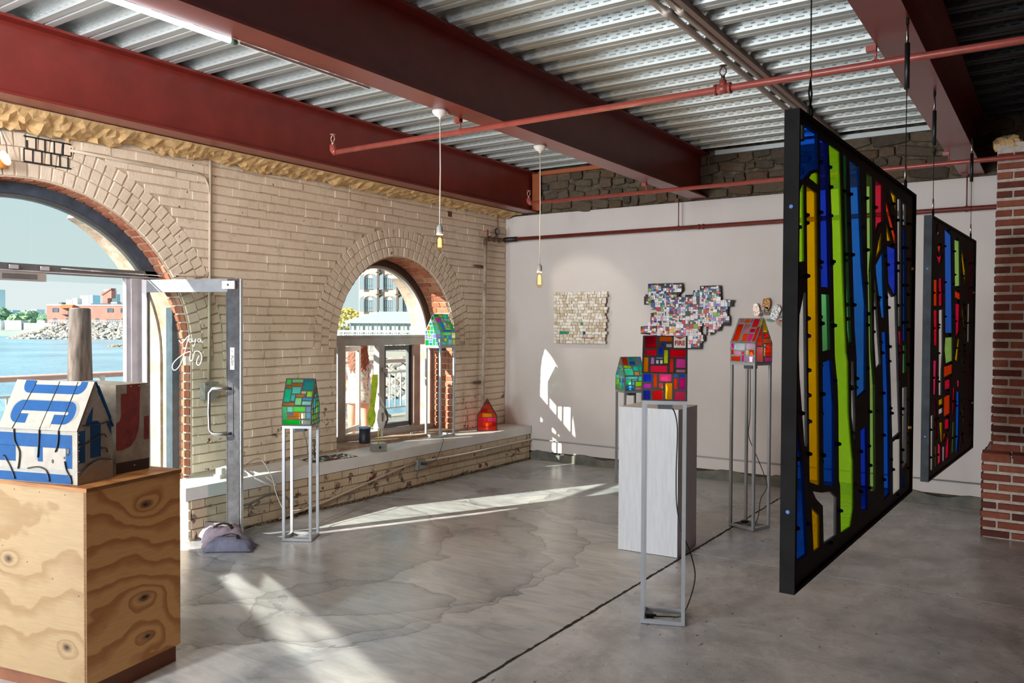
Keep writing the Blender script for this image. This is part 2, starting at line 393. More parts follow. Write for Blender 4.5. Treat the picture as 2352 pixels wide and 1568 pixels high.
def bmx(c, ax_l, ax_h, l, h, d):
    """matrix for a unit brick, length axis, height axis, outward = l x h"""
    ax_l = Vector(ax_l); ax_h = Vector(ax_h); n = ax_l.cross(ax_h)
    M = Matrix((ax_l*l, ax_h*h, n*d)).transposed().to_4x4(); M.translation = Vector(c); return M
rb = random.Random(5); bricks = []
ph = .0815; z = .46; row = 0
while z < 3.34:
    zm = z+ph/2; ex = []
    for a, zb in ((DA, 0), (WA, WSILL)):
        yc, zc, r = a
        if zm < zb: continue
        if zm <= zc-.04: ex.append((yc-r-.012, yc+r+.012))
        else:
            q = (r+RING)**2-(zm-zc)**2
            if q > 0: ex.append((yc-math.sqrt(q), yc+math.sqrt(q)))
    header = row % 6 == 5; L = .112 if header else .222
    y = .9-(L/2 if row % 2 else 0)-rb.uniform(0, .02); zz = z
    while y < 9.07:
        l = L*rb.uniform(.93, 1.07); segs = [(y, min(y+l, 9.07))]
        for e0, e1 in ex:
            ns = []
            for s0, s1 in segs:
                if s1 <= e0 or s0 >= e1: ns.append((s0, s1)); continue
                if s0 < e0: ns.append((s0, e0))
                if s1 > e1: ns.append((e1, s1))
            segs = ns
        for s0, s1 in segs:
            if s1-s0 > .035:
                pr = rb.uniform(.003, .010)
                hh = ph*rb.uniform(.89, .985)
                bricks.append(bmx((XW+pr-.011, (s0+s1)/2, zm+rb.uniform(-.003, .003)), (0, math.cos(t_ := rb.uniform(-.016, .016)), math.sin(t_)), (0, -math.sin(t_), math.cos(t_)), s1-s0+.003, hh, .022))
        y += l
    z += ph; row += 1
for (yc, zc, r), a0, a1 in ((DA, -2, 140), (WA, -2, 182)):
    for k in range(3):
        rm = r+.008+.105*(k+.5); n = int(R(a1-a0)*rm/.085)
        for i in range(n):
            a = R(a0)+R(a1-a0)*(i+.5+(.5 if k % 2 else 0))/n
            rad = Vector((0, math.cos(a), math.sin(a))); tan = Vector((0, -math.sin(a), math.cos(a)))
            c = Vector((XW+rb.uniform(-.008, -.001), yc, zc))+rad*rm
            bricks.append(bmx(c, rad, tan, .098, R(a1-a0)*rm/n*rb.uniform(.86, .95), .022))
place_bricks(bricks, M_PAINT, wl, keep=300)
# orange brick lining of the two openings
rev = []
for (yc, zc, r), zb, x1, a0, a1 in ((DA, 0.0, -6.40, 0, 130), (WA, WSILL, -6.53, 0, 180)):
    dep = XW-.012-x1; n = int(R(a1-a0)*r/.074)
    def course(c, tan, nin, j):
        parts = ((0, .62), (.62, 1)) if j % 2 else ((0, .36), (.36, 1))
        for u0, u1 in parts:
            cx = XW-.012-dep*(u0+u1)/2
            rev.append(bmx((cx, c.y, c.z), Vector((0, 0, 0))+Vector(tan).cross(nin), tan, dep*(u1-u0)-.008, .064, .018))
    for i in range(n):
        a = R(a0)+R(a1-a0)*(i+.5)/n; rad = Vector((0, math.cos(a), math.sin(a)))
        course(Vector((0, yc, zc))+rad*(r-.003+rb.uniform(-.003, .003)), Vector((0, -math.sin(a), math.cos(a))), -rad, i)
    for i in range(int((zc-zb)/.074)):
        zc_ = zb+.037+i*.074
        course(Vector((0, yc+r-.003, zc_)), Vector((0, 0, 1)), Vector((0, -1, 0)), i)
        if zb > .1: course(Vector((0, yc-r+.003, zc_)), Vector((0, 0, 1)), Vector((0, 1, 0)), i)
place_bricks(rev, M_ORANGE, wl, name='lining_brick', keep=300)
# sunlit outer masonry showing on the right of each opening
def arc_solid(mb, yc, zc, r0, r1, x0, x1, a0, a1, n):
    vs = []; fs = []
    for i in range(n+1):
        a = R(a0+(a1-a0)*i/n); c, s_ = math.cos(a), math.sin(a)
        vs += [(x0, yc+r0*c, zc+r0*s_), (x0, yc+r1*c, zc+r1*s_), (x1, yc+r1*c, zc+r1*s_), (x1, yc+r0*c, zc+r0*s_)]
    for i in range(n):
        for k in range(4): fs.append((i*4+k, i*4+(k+1) % 4, i*4+4+(k+1) % 4, i*4+4+k))
    return mb.add(vs, fs+[(0, 1, 2, 3), (n*4+3, n*4+2, n*4+1, n*4)])
for (yc, zc, r), zb, am in ((DA, 0, 62), (WA, .1, 55)):
    mb = MB(); arc_solid(mb, yc, zc, r-.02, r+.5, -6.88, XW-.428, 0, am, 16); mb.box((-6.88, yc+r-.02, zb-.2), (XW-.428, yc+r+.5, zc)); mb.build('outer_masonry', M_REV, wl)
# raked-out joints high on the near arch
mb = MB()
for i, y in enumerate((2.94, 3.0, 3.065, 3.13, 3.195, 3.255)):
    mb.box((XW, y-.005, 3.02), (XW+.0105, y+.005, 3.105 if i not in (0, 5) else 3.08)); mb.box((XW, y-.028, 2.93), (XW+.0105, y-.019, 3.015))
for z_ in (2.925, 3.017, 3.107): mb.box((XW, 2.915, z_-.006), (XW+.0105, 3.255, z_+.005))
mb.build('open_joint', mat('joint_dirt', '2B2724'), wl)
# a paint-free timber block let into the wall, rust streaks are in the paint
MB().box((XW-.03, 7.82, 3.09), (XW+.006, 7.90, 3.26)).build('timber_block', mat('old_timber', '6E4527', .8, var=.4, scale=20, stretch=(1, 1, .2)), wl)

# ================================================================ BENCH LEDGE
XB = -5.80
be = empty('masonry_bench', (0, 0, 0), 0, 'long low painted brick bench with white slab top under the arched windows', 'bench')
MB().box((XW+.012, 3.98, .0), (XB-.012, YF-.02, .335)).build('bench_core', M_PAINT_F, be)
sl = MB(); sl.box((XW+.012, 3.93, .335), (XB+.012, YF-.012, .44)); so = sl.build('bench_slab', M_SLABW, be)
bb = []
for row in range(4):
    z = .012+row*.0815; y = 4.0-(.11 if row % 2 else 0)
    while y < YF-.03:
        l = .222*rb.uniform(.94, 1.06); y0 = max(y, 3.985); y1 = min(y+l, YF-.03)
        if y1-y0 > .04: bb.append(bmx((XB-.008+rb.uniform(-.003, .003), (y0+y1)/2, z+.04), (0, 1, 0), (0, 0, 1), y1-y0-.007, .074, .022))
        y += l
    for j in range(2): bb.append(bmx((XW+.11+j*.21, 3.975, z+.04), (1, 0, 0), (0, 0, 1), .195, .074, .022))
place_bricks(bb, M_PAINT_F, be)
# crumbling dirt along the foot
mb = MB(); rr = random.Random(9)
for k in range(330):
    y = rr.uniform(4.4, YF-.05); mb.blob((XB+.006+rr.uniform(0, .022), y, rr.uniform(0, .022)), rr.uniform(.005, .017), (1, 1.7, .8), 1, .3, rnd=rr)
tag(mb.build('crumbled_mortar', mat('dirt_dark', '6A563E', .95, var=.4, scale=30), be), kind='stuff')

# ================================================================ FAR WALL
wf = empty('wall_far', kind='structure'); tag(wf, 'smooth white plasterboard wall below a band of rubble stone')
MB().box((-6.30, YF, .11), (-.42, YF+.05, 3.222)).build('plaster_panel', M_WHITE, wf)
MB().box((-6.9, YF+.035, -.05), (4.0, YF+.5, 3.9)).build('stone_core', M_STONEM, wf)
rs = random.Random(21); x = -6.15; k = 0
SB = [MB().blob((0, 0, 0), .5, (1, 1, 1), 2, .10, rnd=rs) for _ in range(6)]
def flatstone(mbx):
    for i, v in enumerate(mbx.v):
        mbx.v[i] = tuple(max(-.42, min(.42, c*1.25)) for c in v)
    return mbx
SM = [flatstone(b).mesh('stone', M_STONE) for b in SB]
def stones(x0, x1, z0, z1, hmin, hmax):
    z = z0
    while z < z1-.03:
        h = min(rs.uniform(hmin, hmax), z1-z); x = x0-rs.uniform(0, .1)
        while x < x1:
            l = rs.uniform(.09, .38)
            o = obj('stone', SM[rs.randrange(6)], wf); o.location = (x+l/2, YF+.03+rs.uniform(-.012, .01), z+h/2+rs.uniform(-.03, .03))
            o.scale = (l*1.15, .085, h*rs.uniform(.8, 1.25)); o.rotation_euler = (0, rs.uniform(-.2, .2), rs.choice((0, math.pi)))
            x += l+rs.uniform(0, .02)
        z += h+.008
stones(-5.95, -.40, 3.235, 3.76, .085, .15)
bf = MB(); n = 60; rr = random.Random(8)
top = [(-5.79+i*5.35/n, .10+.018*math.sin(i*.9)+rr.uniform(-.008, .008)) for i in range(n+1)]
for i in range(n):
    (x0, z0), (x1, z1) = top[i], top[i+1]
    bf.add([(x0, YF-.03, 0), (x1, YF-.03, 0), (x1, YF-.026, z1), (x0, YF-.026, z0), (x0, YF, z0+.004), (x1, YF, z1+.004)], [(0, 1, 2, 3), (3, 2, 5, 4)])
tag(bf.build('baseboard_far', mat('raw_concrete_base', '4F5654', .8, var=.5, scale=7, col2='7C7565', bump=.7, bscale=25)), 'rough dark grey concrete kerb along the foot of the white wall', kind='structure')
# ================================================================ CEILING DECK
ce = empty('ceiling', kind='structure'); tag(ce, 'corrugated galvanised steel deck ceiling')
ZD = 3.76; P_ = .305
prof = [(0, 0), (.05, 0), (.056, .008), (.066, .008), (.072, 0), (.122, 0), (.150, .076), (.196, .076), (.202, .068), (.212, .068), (.218, .076), (.277, .076)]
def deck_sheet(x0, x1, m_):
    sheet = MB()
    pts = [(y+P_*k, z) for k in range(2) for (y, z) in prof]+[(2*P_, 0)]
    for (ya, za), (yb, zb) in zip(pts, pts[1:]):
        sheet.add([(x0, ya, ZD+za), (x1, ya, ZD+za), (x1, yb, ZD+zb), (x0, yb, ZD+zb)], [(0, 1, 2, 3)])
    for k in range(2):                      # pressed lugs on the webs
        for row in range(3):
            fz = .020+.019*row; yy = P_*k+.305-.028*(fz/.076)-.0012; x = x0+.045*row
            while x < x1-.06:
                L = .052 if row != 1 else .026
                sheet.add([(x, yy, ZD+fz-.0045), (x+L, yy, ZD+fz-.0045), (x+L, yy-.0012, ZD+fz+.0035), (x, yy-.0012, ZD+fz+.0035),
                           (x+.004, yy-.0045, ZD+fz-.0015), (x+L-.004, yy-.0045, ZD+fz-.0015), (x+L-.004, yy-.0045, ZD+fz+.0015), (x+.004, yy-.0045, ZD+fz+.0015)],
                          [(4, 5, 6, 7), (0, 1, 5, 4), (1, 2, 6, 5), (2, 3, 7, 6), (3, 0, 4, 7)])
                x += .085
    sme = sheet.mesh('deck_sheet', m_); ys = -11.9
    while ys < YF-.3:
        o = obj('deck_sheet', sme, ce); o.location = (0, ys, 0); ys += 2*P_
deck_sheet(-6.22, -.722, M_GALV); deck_sheet(-.722, 3.6, mat('shade_black_deck', '161617', .5, .2, var=.2))  # right bay coloured black: the deep shade there is put into the material
MB().box((-7, -12.2, 3.86), (4, 9.6, 4.0)).build('roof_slab', M_MORTAR, ce)
MB().bar((-5.9, YF-.02, ZD-.012), (-3.6, YF-.02, ZD-.012), .04, .05).build('edge_angle', mat('orange_primer', 'A5562B', .6), ce)
MB().bar((-3.3, YF-.02, ZD-.012), (-.9, YF-.02, ZD-.012), .04, .05).build('edge_angle', M_GALV, ce)
# the dark unlit end of the room out of view, right and behind
MB().box((3.6, -12.2, -.05), (3.75, 9.6, 3.9)).build('wall_right', M_RED).update_tag()
tag(bpy.data.objects['wall_right'], 'dark brick side wall', kind='structure')
wb = MB(); wb.box((-6.85, -12.4, -.05), (3.75, -12.2, 3.9)); tag(wb.build('wall_back', M_WHITE), 'plain wall behind the viewpoint', kind='structure')

# ================================================================ STEEL BEAMS
def beam(xc, label, y0=-12.1, y1=YF+.02):
    t = empty('steel_beam', (xc, 0, 3.243), 0, label, 'beam', 'steel roof beams')
    w = .205; h = .517
    MB().box((-w/2, y0, 0), (w/2, y1, .018)).build('bottom_flange', M_OXIDE, t)
    MB().box((-w/2, y0, h-.018), (w/2, y1, h)).build('top_flange', M_OXIDE, t)
    MB().box((-.007, y0, .018), (.007, y1, h-.018)).build('web', M_OXIDE, t)
    return t
b1 = beam(-5.785, 'lit dark red steel beam resting along the top of the cream brick wall')
b2 = beam(-3.487, 'middle dark red steel beam with a fluorescent tube on its near edge')
b3 = beam(-.722, 'shadowed steel beam at right from which the stained glass panels hang')
MB().bar((.09, YF-.07, .02), (.09, YF-.07, .5), .012, .11, upv=(1, 0, 0)).build('end_stiffener', mat('orange_primer', 'A5562B', .6), b1)
# ================================================================ DOORWAY (frame, arched fanlight) AND OPEN DOOR LEAF
def arcbar(mb, yc, zc, r0, r1, x0, x1, a0, a1, n, mi=0):
    vs = []; fs = []
    for i in range(n+1):
        a = R(a0+(a1-a0)*i/n); c, s_ = math.cos(a), math.sin(a)
        vs += [(x0, yc+r0*c, zc+r0*s_), (x0, yc+r1*c, zc+r1*s_), (x1, yc+r1*c, zc+r1*s_), (x1, yc+r0*c, zc+r0*s_)]
    for i in range(n):
        for k in range(4): fs.append((i*4+k, i*4+(k+1) % 4, i*4+4+(k+1) % 4, i*4+4+k))
    fs += [(0, 1, 2, 3), (n*4+3, n*4+2, n*4+1, n*4)]
    return mb.add(vs, fs, mi)
XD0, XD1 = -6.47, -6.38
w1 = empty('window_1', kind='structure'); tag(w1, 'dark aluminium door frame with arched fanlight over the harbour doorway')
yc, zc, r = DA
arcbar(MB(), yc, zc, r-.095, r-.012, XD0, XD1, 28, 152, 40).build('arch_frame', mat('blue_grey_frame', '46505E', .5, .3, var=.4, scale=10), w1)
arcbar(MB(), yc, zc, r-.125, r-.095, XD0+.02, XD1-.02, 28, 152, 40).build('glazing_bead', M_ALU, w1)
MB().box((XD0, yc-1.18, 2.135), (XD1, yc+1.18, 2.20)).build('transom', M_ALU, w1)
MB().box((XD1, yc-1.15, 2.14), (XD1+.012, yc+1.15, 2.15)).build('transom_lip', M_ALUL, w1)
MB().box((XD0, 3.835, 0), (XD1, 3.945, 2.135)).build('jamb', M_ALUL, w1)
MB().box((XD0+.02, 3.80, 0), (XD1-.02, 3.835, 2.135)).build('door_stop', M_ALUL, w1)
MB().box((XD0, 2.00, 0), (XD1, 2.10, 2.135)).build('jamb', M_ALUL, w1)
MB().box((XD0+.04, 3.945, .1), (XD0+.046, 4.23, 2.02)).build('side_pane', M_GLASS, w1)
MB().box((XD0, 4.205, 0), (XD1, 4.268, 1.9)).build('side_jamb', mat('blue_grey_frame', '46505E'), w1)
MB().box((XD0, 3.945, 0), (XD1, 4.205, .1)).build('side_sill', M_ALU, w1)
# fanlight pane
fp = [(yc+(r-.12)*math.cos(R(30+120*i/30)), zc+(r-.12)*math.sin(R(30+120*i/30))) for i in range(31)]
MB().prism([(-6.43, a, b) for a, b in fp], (.006, 0, 0)).build('fanlight_pane', M_GLASS, w1)
# magnetic lock box hanging from the transom
lk = MB(); lk.box((XD1, 2.35, 2.07), (XD1+.045, 3.13, 2.135)); lo_ = lk.build('lock_box', mat('taupe_lock_box', '9B938C', .45, .3), w1)
for y in (2.45, 2.82): MB().box((XD1+.045, y, 2.083), (XD1+.049, y+.24, 2.12)).build('lock_plate', M_ALU, lo_)
for y in (2.66, 2.88, 3.1): MB().box((XD1+.012, y, 2.155), (XD1+.03, y+.06, 2.185)).build('bracket', M_ALUL, w1)
ca = MB(); ca.tube([(XD1+.02, 3.25, 2.178), (XD1+.03, 3.6, 2.172), (XD1+.05, 3.62, 2.172), (XD1+.05, 4.1, 2.165), (XW+.03, 4.12, 2.16)], .006, 6)
ca.build('closer_arm', M_STEEL, w1)
# --- the leaf: hinge near the jamb, swung into the room
hinge = Vector((-6.355, 3.925, 0)); dirv = Vector((.937, .349, 0)); ang = math.atan2(dirv.y, dirv.x)
d1 = empty('door_1', hinge, ang, kind='structure'); tag(d1, 'open glass door leaf in a dark metal frame held back by sandbags')
DW = .905; DH = 2.125
MB().box((0, -.022, .012), (.045, .022, DH)).build('hinge_stile', M_ALUL, d1)
MB().box((DW-.105, -.022, .012), (DW, .022, DH)).build('lock_stile', M_BLKFR, d1)
MB().box((DW, -.016, .012), (DW+.012, .02, DH)).build('edge_strip', M_STEEL, d1)
MB().box((.045, -.022, DH-.105), (DW-.105, .022, DH)).build('top_rail', M_ALU, d1)
MB().box((.045, -.022, .012), (DW-.105, .022, .135)).build('bottom_rail', mat('bronze_rail', '6B5F60', .5, .3, var=.25), d1)
MB().box((.045, -.004, .135), (DW-.105, .004, DH-.105)).build('glass_pane', M_GLASS, d1)
for x in (.05, DW-.112): MB().box((x-.003, -.024, .135), (x+.007, -.02, DH-.105)).build('glazing_bead', M_BLKFR, d1)
hd = MB(); P = [(DW-.075, -.02, 1.235), (DW-.085, -.055, 1.24), (DW-.13, -.085, 1.24), (DW-.19, -.10, 1.235), (DW-.215, -.105, 1.205), (DW-.22, -.105, 1.05), (DW-.215, -.105, .905), (DW-.19, -.10, .875), (DW-.13, -.085, .87), (DW-.085, -.055, .87), (DW-.075, -.02, .875)]
hd.tube(P, .0135, 10); ho = hd.build('pull_handle', M_STEEL, d1)
MB().box((DW-.10, -.026, .84), (DW-.05, -.0225, 1.27)).build('backplate', M_BLKFR, ho)
lb = MB(); lb.box((DW-.135, -.052, DH-.083), (DW-.02, -.0225, DH-.018)); l2 = lb.build('catch', mat('rose_metal', 'B9A49E', .4, .5), d1)
MB().cyl((DW-.08, -.054, DH-.05), (DW-.08, -.0515, DH-.05), .009).build('keyhole', M_BLACK, l2)
pb = MB().box((DW-.079, -.0245, 1.39), (DW-.04, -.022, 1.57)).build('push_sticker', mat('sticker_grey', 'C9C9C6', .5, var=.05), d1)
M_INK = mat('black_ink', '1A1A1A', .6, var=0); M_WINK = mat('white_vinyl', 'F2F4F4', .6, var=0)
def text(body, size, M, material, parent, name='lettering', extrude=.0006, align='CENTER', bold=0, xs=1):
    c = bpy.data.curves.new(name, 'FONT'); c.body = body; c.size = size; c.extrude = extrude; c.align_x = align; c.align_y = 'CENTER'; c.offset = bold
    o0 = bpy.data.objects.new(name, c); c.materials.append(material); COL.objects.link(o0)
    me = bpy.data.meshes.new_from_object(o0.evaluated_get(bpy.context.evaluated_depsgraph_get())); bpy.data.objects.remove(o0)
    o = obj(name, me, parent); o.matrix_local = M @ Matrix.Diagonal((xs, 1, 1, 1)); return o
# PUSH reads downwards on the plate
text('PUSH', .034, frame3((DW-.0595, -.0252, 1.465), (0, 0, -1), (1, 0, 0)), M_INK, pb)
hm = MB(); hm.bar((DW-.066, -.0252, 1.548), (DW-.054, -.0252, 1.53), .004, .001); hm.build('hand_mark', M_INK, pb)
# the white script logo on the glass
script = [[(0, .062), (.012, .050), (.022, .052), (.034, .066), (.05, .082), (.058, .088), (.052, .074), (.044, .05), (.036, .022), (.026, -.012), (.012, -.045), (-.008, -.072), (-.026, -.08), (-.036, -.066), (-.028, -.044), (-.004, -.022), (.024, -.004), (.046, .006), (.062, .008), (.060, -.008), (.058, -.028), (.064, -.036), (.074, -.026), (.080, -.006), (.084, .008)],
          [(.084, .008), (.098, .012), (.116, .004), (.122, -.018), (.116, -.044), (.104, -.055), (.095, -.046), (.099, -.026), (.108, -.010)],
          [(.062, .052), (.054, .058), (.056, .068), (.064, .068), (.068, .058), (.062, .052)],
          [(.072, .070), (.074, .058), (.082, .056), (.090, .070), (.088, .054), (.080, .034), (.076, .038)],
          [(.116, .068), (.106, .070), (.101, .060), (.108, .053), (.118, .066), (.118, .054), (.130, .059)]]
def smoothpts(p, n=4):
    out = []
    for i in range(len(p)-1):
        p0, p1, p2, p3 = (Vector((*p[max(0, min(len(p)-1, j))], 0)) for j in (i-1, i, i+1, i+2))
        for k in range(n):
            t = k/n; out.append(.5*((2*p1)+(p2-p0)*t+(2*p0-5*p1+4*p2-p3)*t*t+(3*p1-p0-3*p2+p3)*t**3))
    return out+[Vector((*p[-1], 0))]
lg = MB()
for i, st in enumerate(script):
    lg.tube([(.34+v.x*1.75, -.0058, 1.515+v.y*1.75) for v in smoothpts(st)], .0034 if i < 2 else .0026, 5)
lg.build('script_logo', M_WINK, d1)

# ================================================================ ARCHED WINDOW
w2 = empty('window_2', kind='structure'); tag(w2, 'arched window with a clear round head and casements below, left casement open')
yc, zc, r = WA; X0, X1 = -6.62, -6.54; ZT = 1.64
M_FRD = mat('window_frame_paint', 'BDB8B4', .4, .1, var=.18, scale=6)
M_ARD = mat('brown_black_frame', '4A3A32', .5, .1, var=.35, scale=12)
arcbar(MB(), yc, zc, r-.085, r-.004, X0, X1, 0, 180, 48).build('arch_frame', M_ARD, w2)
arcbar(MB(), yc, zc, r-.115, r-.085, X0+.01, X1-.015, 4, 176, 48).build('glazing_bead', M_FRD, w2)
fp = [(yc+(r-.11)*math.cos(math.pi*i/32), max(ZT, zc+(r-.11)*math.sin(math.pi*i/32))) for i in range(33)]
MB().prism([(-6.585, a, b) for a, b in fp], (.006, 0, 0)).build('arched_pane', M_GLASS, w2)
MB().box((X0-.01, yc-r+.004, ZT-.115), (X1+.012, yc+r-.004, ZT)).build('transom', M_FRD, w2)
MB().box((X0-.02, yc-r+.004, ZT-.025), (X1+.026, yc+r-.004, ZT)).build('transom_cap', M_FRD, w2)
ZS = .535
MB().box((X0, yc-r+.004, ZS-.06), (X1+.012, yc+r-.004, ZS)).build('sill_rail', M_FRD, w2)
mull = ((6.30, 6.415), (7.565, 7.68))
M_MUR = mat('reddish_mullion', 'B5968A', .4, .1, var=.2)
for i, (a, b) in enumerate(mull): MB().box((X0, a, ZS), (X1+.01, b, ZT-.115)).build('mullion', M_FRD if i == 0 else M_MUR, w2)
for a, b in ((yc-r+.004, yc-r+.07), (yc+r-.07, yc+r-.004)): MB().box((X0, a, ZS), (X1, b, ZT-.115)).build('jamb', M_MUR, w2)
for a, b in ((6.03, 6.30), (7.68, 7.885)): MB().box((X0+.03, a, ZS), (X0+.036, b, ZT-.115)).build('side_pane', M_GLASS, w2)
def casement(y0, y1, hz, name, m_, ang_):
    """sash hinged at y0 (local origin), opening outwards"""
    t = MB(); Wd = y1-y0; H0, H1 = ZS+.008, ZT-.123; k = .055
    hi = empty(name, (X0+.03, y0, 0), 0); hi.parent = w2; hi.rotation_euler = (0, 0, ang_)
    for nm, a, b in (('stile', (-.022, 0, H0), (.022, k, H1)), ('stile', (-.022, Wd-k, H0), (.022, Wd, H1)), ('rail', (-.022, k, H0), (.022, Wd-k, H0+k)), ('rail', (-.022, k, H1-k), (.022, Wd-k, H1))):
        MB().box(a, b).build(nm, m_, hi)
    MB().box((-.003, k, H0+k), (.003, Wd-k, H1-k)).build('pane', M_GLASS, hi)
    return hi
MB().box((X0, 6.955, ZS), (X1+.006, 7.045, ZT-.115)).build('meeting_post', M_FRD, w2)
casement(6.42, 6.95, 0, 'casement_sash', M_FRD, R(24))
casement(7.05, 7.56, 0, 'casement_sash', M_ALU, R(0))
MB().box((X0+.05, 7.525, ZS+.02), (X0+.062, 7.545, ZT-.13)).build('perforated_stay', M_BLACK, w2)
lt = MB(); lt.bar((X1+.012, 7.01, 1.245), (X1+.05, 7.045, 1.225), .02, .05); lt.bar((X1+.05, 7.045, 1.225), (X1+.03, 7.06, 1.15), .012); lt.build('latch', M_STEEL, w2)
MB().box((-6.84, 6.0, .40), (XW+.012, 7.94, .475)).build('sill', mat('dusty_sill', 'A98E78', .9, var=.35, scale=12, bump=.6, bscale=40), w2)

# ================================================================ PIPES AND SPRINKLERS
def sprinkler(mb, c):
    x, y, z = c
    mb.cyl((x, y, z), (x, y, z+.03), .012, 8)
    for s_ in (-1, 1): mb.tube([(x+s_*.006, y, z+.03), (x+s_*.02, y, z+.05), (x+s_*.018, y, z+.07), (x, y, z+.088)], .004, 5)
    mb.cyl((x, y, z+.088), (x, y, z+.092), .022, 12)
def branch(y, z, xa, xb, label, heads, hang, m_, r_=.0205, tees=()):
    t = empty('sprinkler_pipe', (0, 0, 0), 0, label, 'pipe', 'red sprinkler pipes')
    MB().tube([(xa+.03, y, z), (xb, y, z)], r_, 12).build('pipe', m_, t)
    if heads:
        mb = MB(); mb.tube([(xa+.045, y, z), (xa+.02, y, z+.004), (xa+.004, y, z+.02), (xa, y, z+.06)], .027, 12); mb.build('elbow', m_, t)
        mb = MB(); sprinkler(mb, (xa, y, z+.055)); mb.build('sprinkler_head', mat('pale_brass', 'B59A86', .4, .5), t)
    for xt in tees:
        mb = MB(); mb.cyl((xt-.035, y, z), (xt+.035, y, z), .029, 12); mb.cyl((xt-.05, y, z), (xt-.035, y, z), .033, 12); mb.cyl((xt+.035, y, z), (xt+.05, y, z), .033, 12); mb.cyl((xt, y, z), (xt, y, z+.05), .022, 10); mb.build('tee', m_, t)
        mb = MB(); sprinkler(mb, (xt, y, z+.045)); mb.build('sprinkler_head', mat('dull_bronze', '5A4238', .45, .5), t)
    for xh, zt in hang:
        mb = MB(); mb.cyl((xh, y, z+r_), (xh, y, zt), .006, 8); mb.tube([(xh+math.cos(a)*(r_+.004), y, z+math.sin(a)*(r_+.004)) for a in (R(q) for q in range(0, 360, 30))], .004, 5, closed=True)
        mb.cbox((xh-.02, y, zt-.012), (.05, .04, .03)); mb.build('hanger', m_, t)
    return t
branch(4.67, 3.15, -4.90, 3.5, 'nearest red sprinkler pipe crossing under the beams from a bare end', 1, ((-3.60, 3.245), (-.83, 3.245)), M_OXDK, tees=(-1.66,))
branch(7.80, 3.15, -5.03, 3.5, 'pink lit sprinkler pipe crossing in front of the rubble stone band', 1, ((-3.58, 3.245), (-.80, 3.245)), M_OXDK)
p3 = branch(8.96, 2.905, -6.0, 3.5, 'dark red pipe running along the top of the white wall', 0, ((-3.70, 3.245), (-.76, 3.245)), M_PIPE3, r_=.024)
for x in (-3.45, -3.40): MB().cyl((x-.012, 8.96, 2.905), (x+.012, 8.96, 2.905), .03, 12).build('coupling', M_PIPE3, p3)
# riser, valve and gauge in the corner
rz = empty('standpipe', (0, 0, 0), 0, 'white vertical standpipe with pressure gauge in the corner by the window', 'pipe')
MB().tube([(XW+.06, 8.47, .44), (XW+.06, 8.50, 1.6), (XW+.06, 8.53, 2.82)], .024, 12).build('riser', mat('dirty_white_pipe', 'C2B3A2', .5, var=.35, scale=9, col2='8B7A6A'), rz)
mb = MB(); mb.tube([(XW+.06, 8.53, 2.80), (XW+.06, 8.53, 2.86), (XW+.06, 8.57, 2.885), (XW+.06, 8.95, 2.90)], .026, 12)
for y in (8.60, 8.72, 8.84): mb.cyl((XW+.06, y, 2.888), (XW+.06, y+.03, 2.892), .034, 12)
mb.build('elbow_fittings', mat('rusty_fittings', '6B5240', .6, .3, var=.5, scale=30), rz)
MB().tube([(XW+.06, 8.95, 2.90), (XW+.1, 8.96, 2.905), (XW+.26, 8.96, 2.905)], .033, 12).build('black_sleeve', M_BLACK, rz)
g = MB(); g.cyl((XW+.06, 8.77, 2.9), (XW+.06, 8.77, 2.985), .008, 8); g.lathe([(0, 0), (.045, 0), (.048, .012), (.045, .026), (.04, .026)], (XW+.045, 8.80, 3.0), 20, axis='X'); go = g.build('pressure_gauge', M_BLACK, rz)
MB().lathe([(0, 0), (.041, 0), (.041, .002), (0, .002)], (XW+.0705, 8.80, 3.0), 20, axis='X').build('dial', mat('dial_grey', '8E9092', .4, var=0), go)
MB().bar((XW+.08, 8.55, 2.9), (XW+.08, 8.55, 3.0), .016, .012).build('lever', mat('red_lever', '7A1C1A', .5), rz)
MB().tube([(XW+.12, 8.72, 2.9), (XW+.12, 8.72, 3.25)], .006, 6).build('drop_rod', M_PIPE3, rz)
for z_ in (1.03, 2.52):
    mb = MB(); mb.cyl((XW+.03, 8.33, z_), (XW+.03, 8.53, z_), .018, 8); mb.build('pipe_bracket', mat('rusty_fittings', '6B5240'), rz)
# conduit up the cream wall to a junction box
cd = empty('wall_conduit', (0, 0, 0), 0, 'taupe conduit dropping down the cream brick wall to a junction box', 'conduit')
MB().tube([(XW+.02, 4.46, 3.33), (XW+.022, 4.455, 2.9), (XW+.022, 4.45, 2.2), (XW+.02, 4.44, 1.27)], .013, 8).build('tube', M_GALVP, cd)
MB().tube([(XW+.02, 3.25, 3.06), (XW+.02, 3.9, 3.05), (XW+.02, 4.3, 3.06), (XW+.02, 4.40, 3.04), (XW+.02, 4.44, 2.97), (XW+.02, 4.45, 2.9)], .012, 8).build('side_branch', M_GALVP, cd)
MB().tube([(XW+.015, 4.12, 2.175), (XW+.02, 4.3, 2.17), (XW+.02, 4.42, 2.175), (XW+.02, 4.445, 2.22)], .008, 6).build('thin_branch', M_GALVP, cd)
jb = MB(); jb.box((XW, 4.365, 1.10), (XW+.075, 4.50, 1.25)); jo = jb.build('junction_box', mat('grey_box_paint', '8E8A80', .7, var=.3, scale=20), cd)
for y, z_ in ((4.38, 1.235), (4.485, 1.115)): MB().cyl((XW+.075, y, z_), (XW+.079, y, z_), .006, 8).build('screw', M_STEEL, jo)
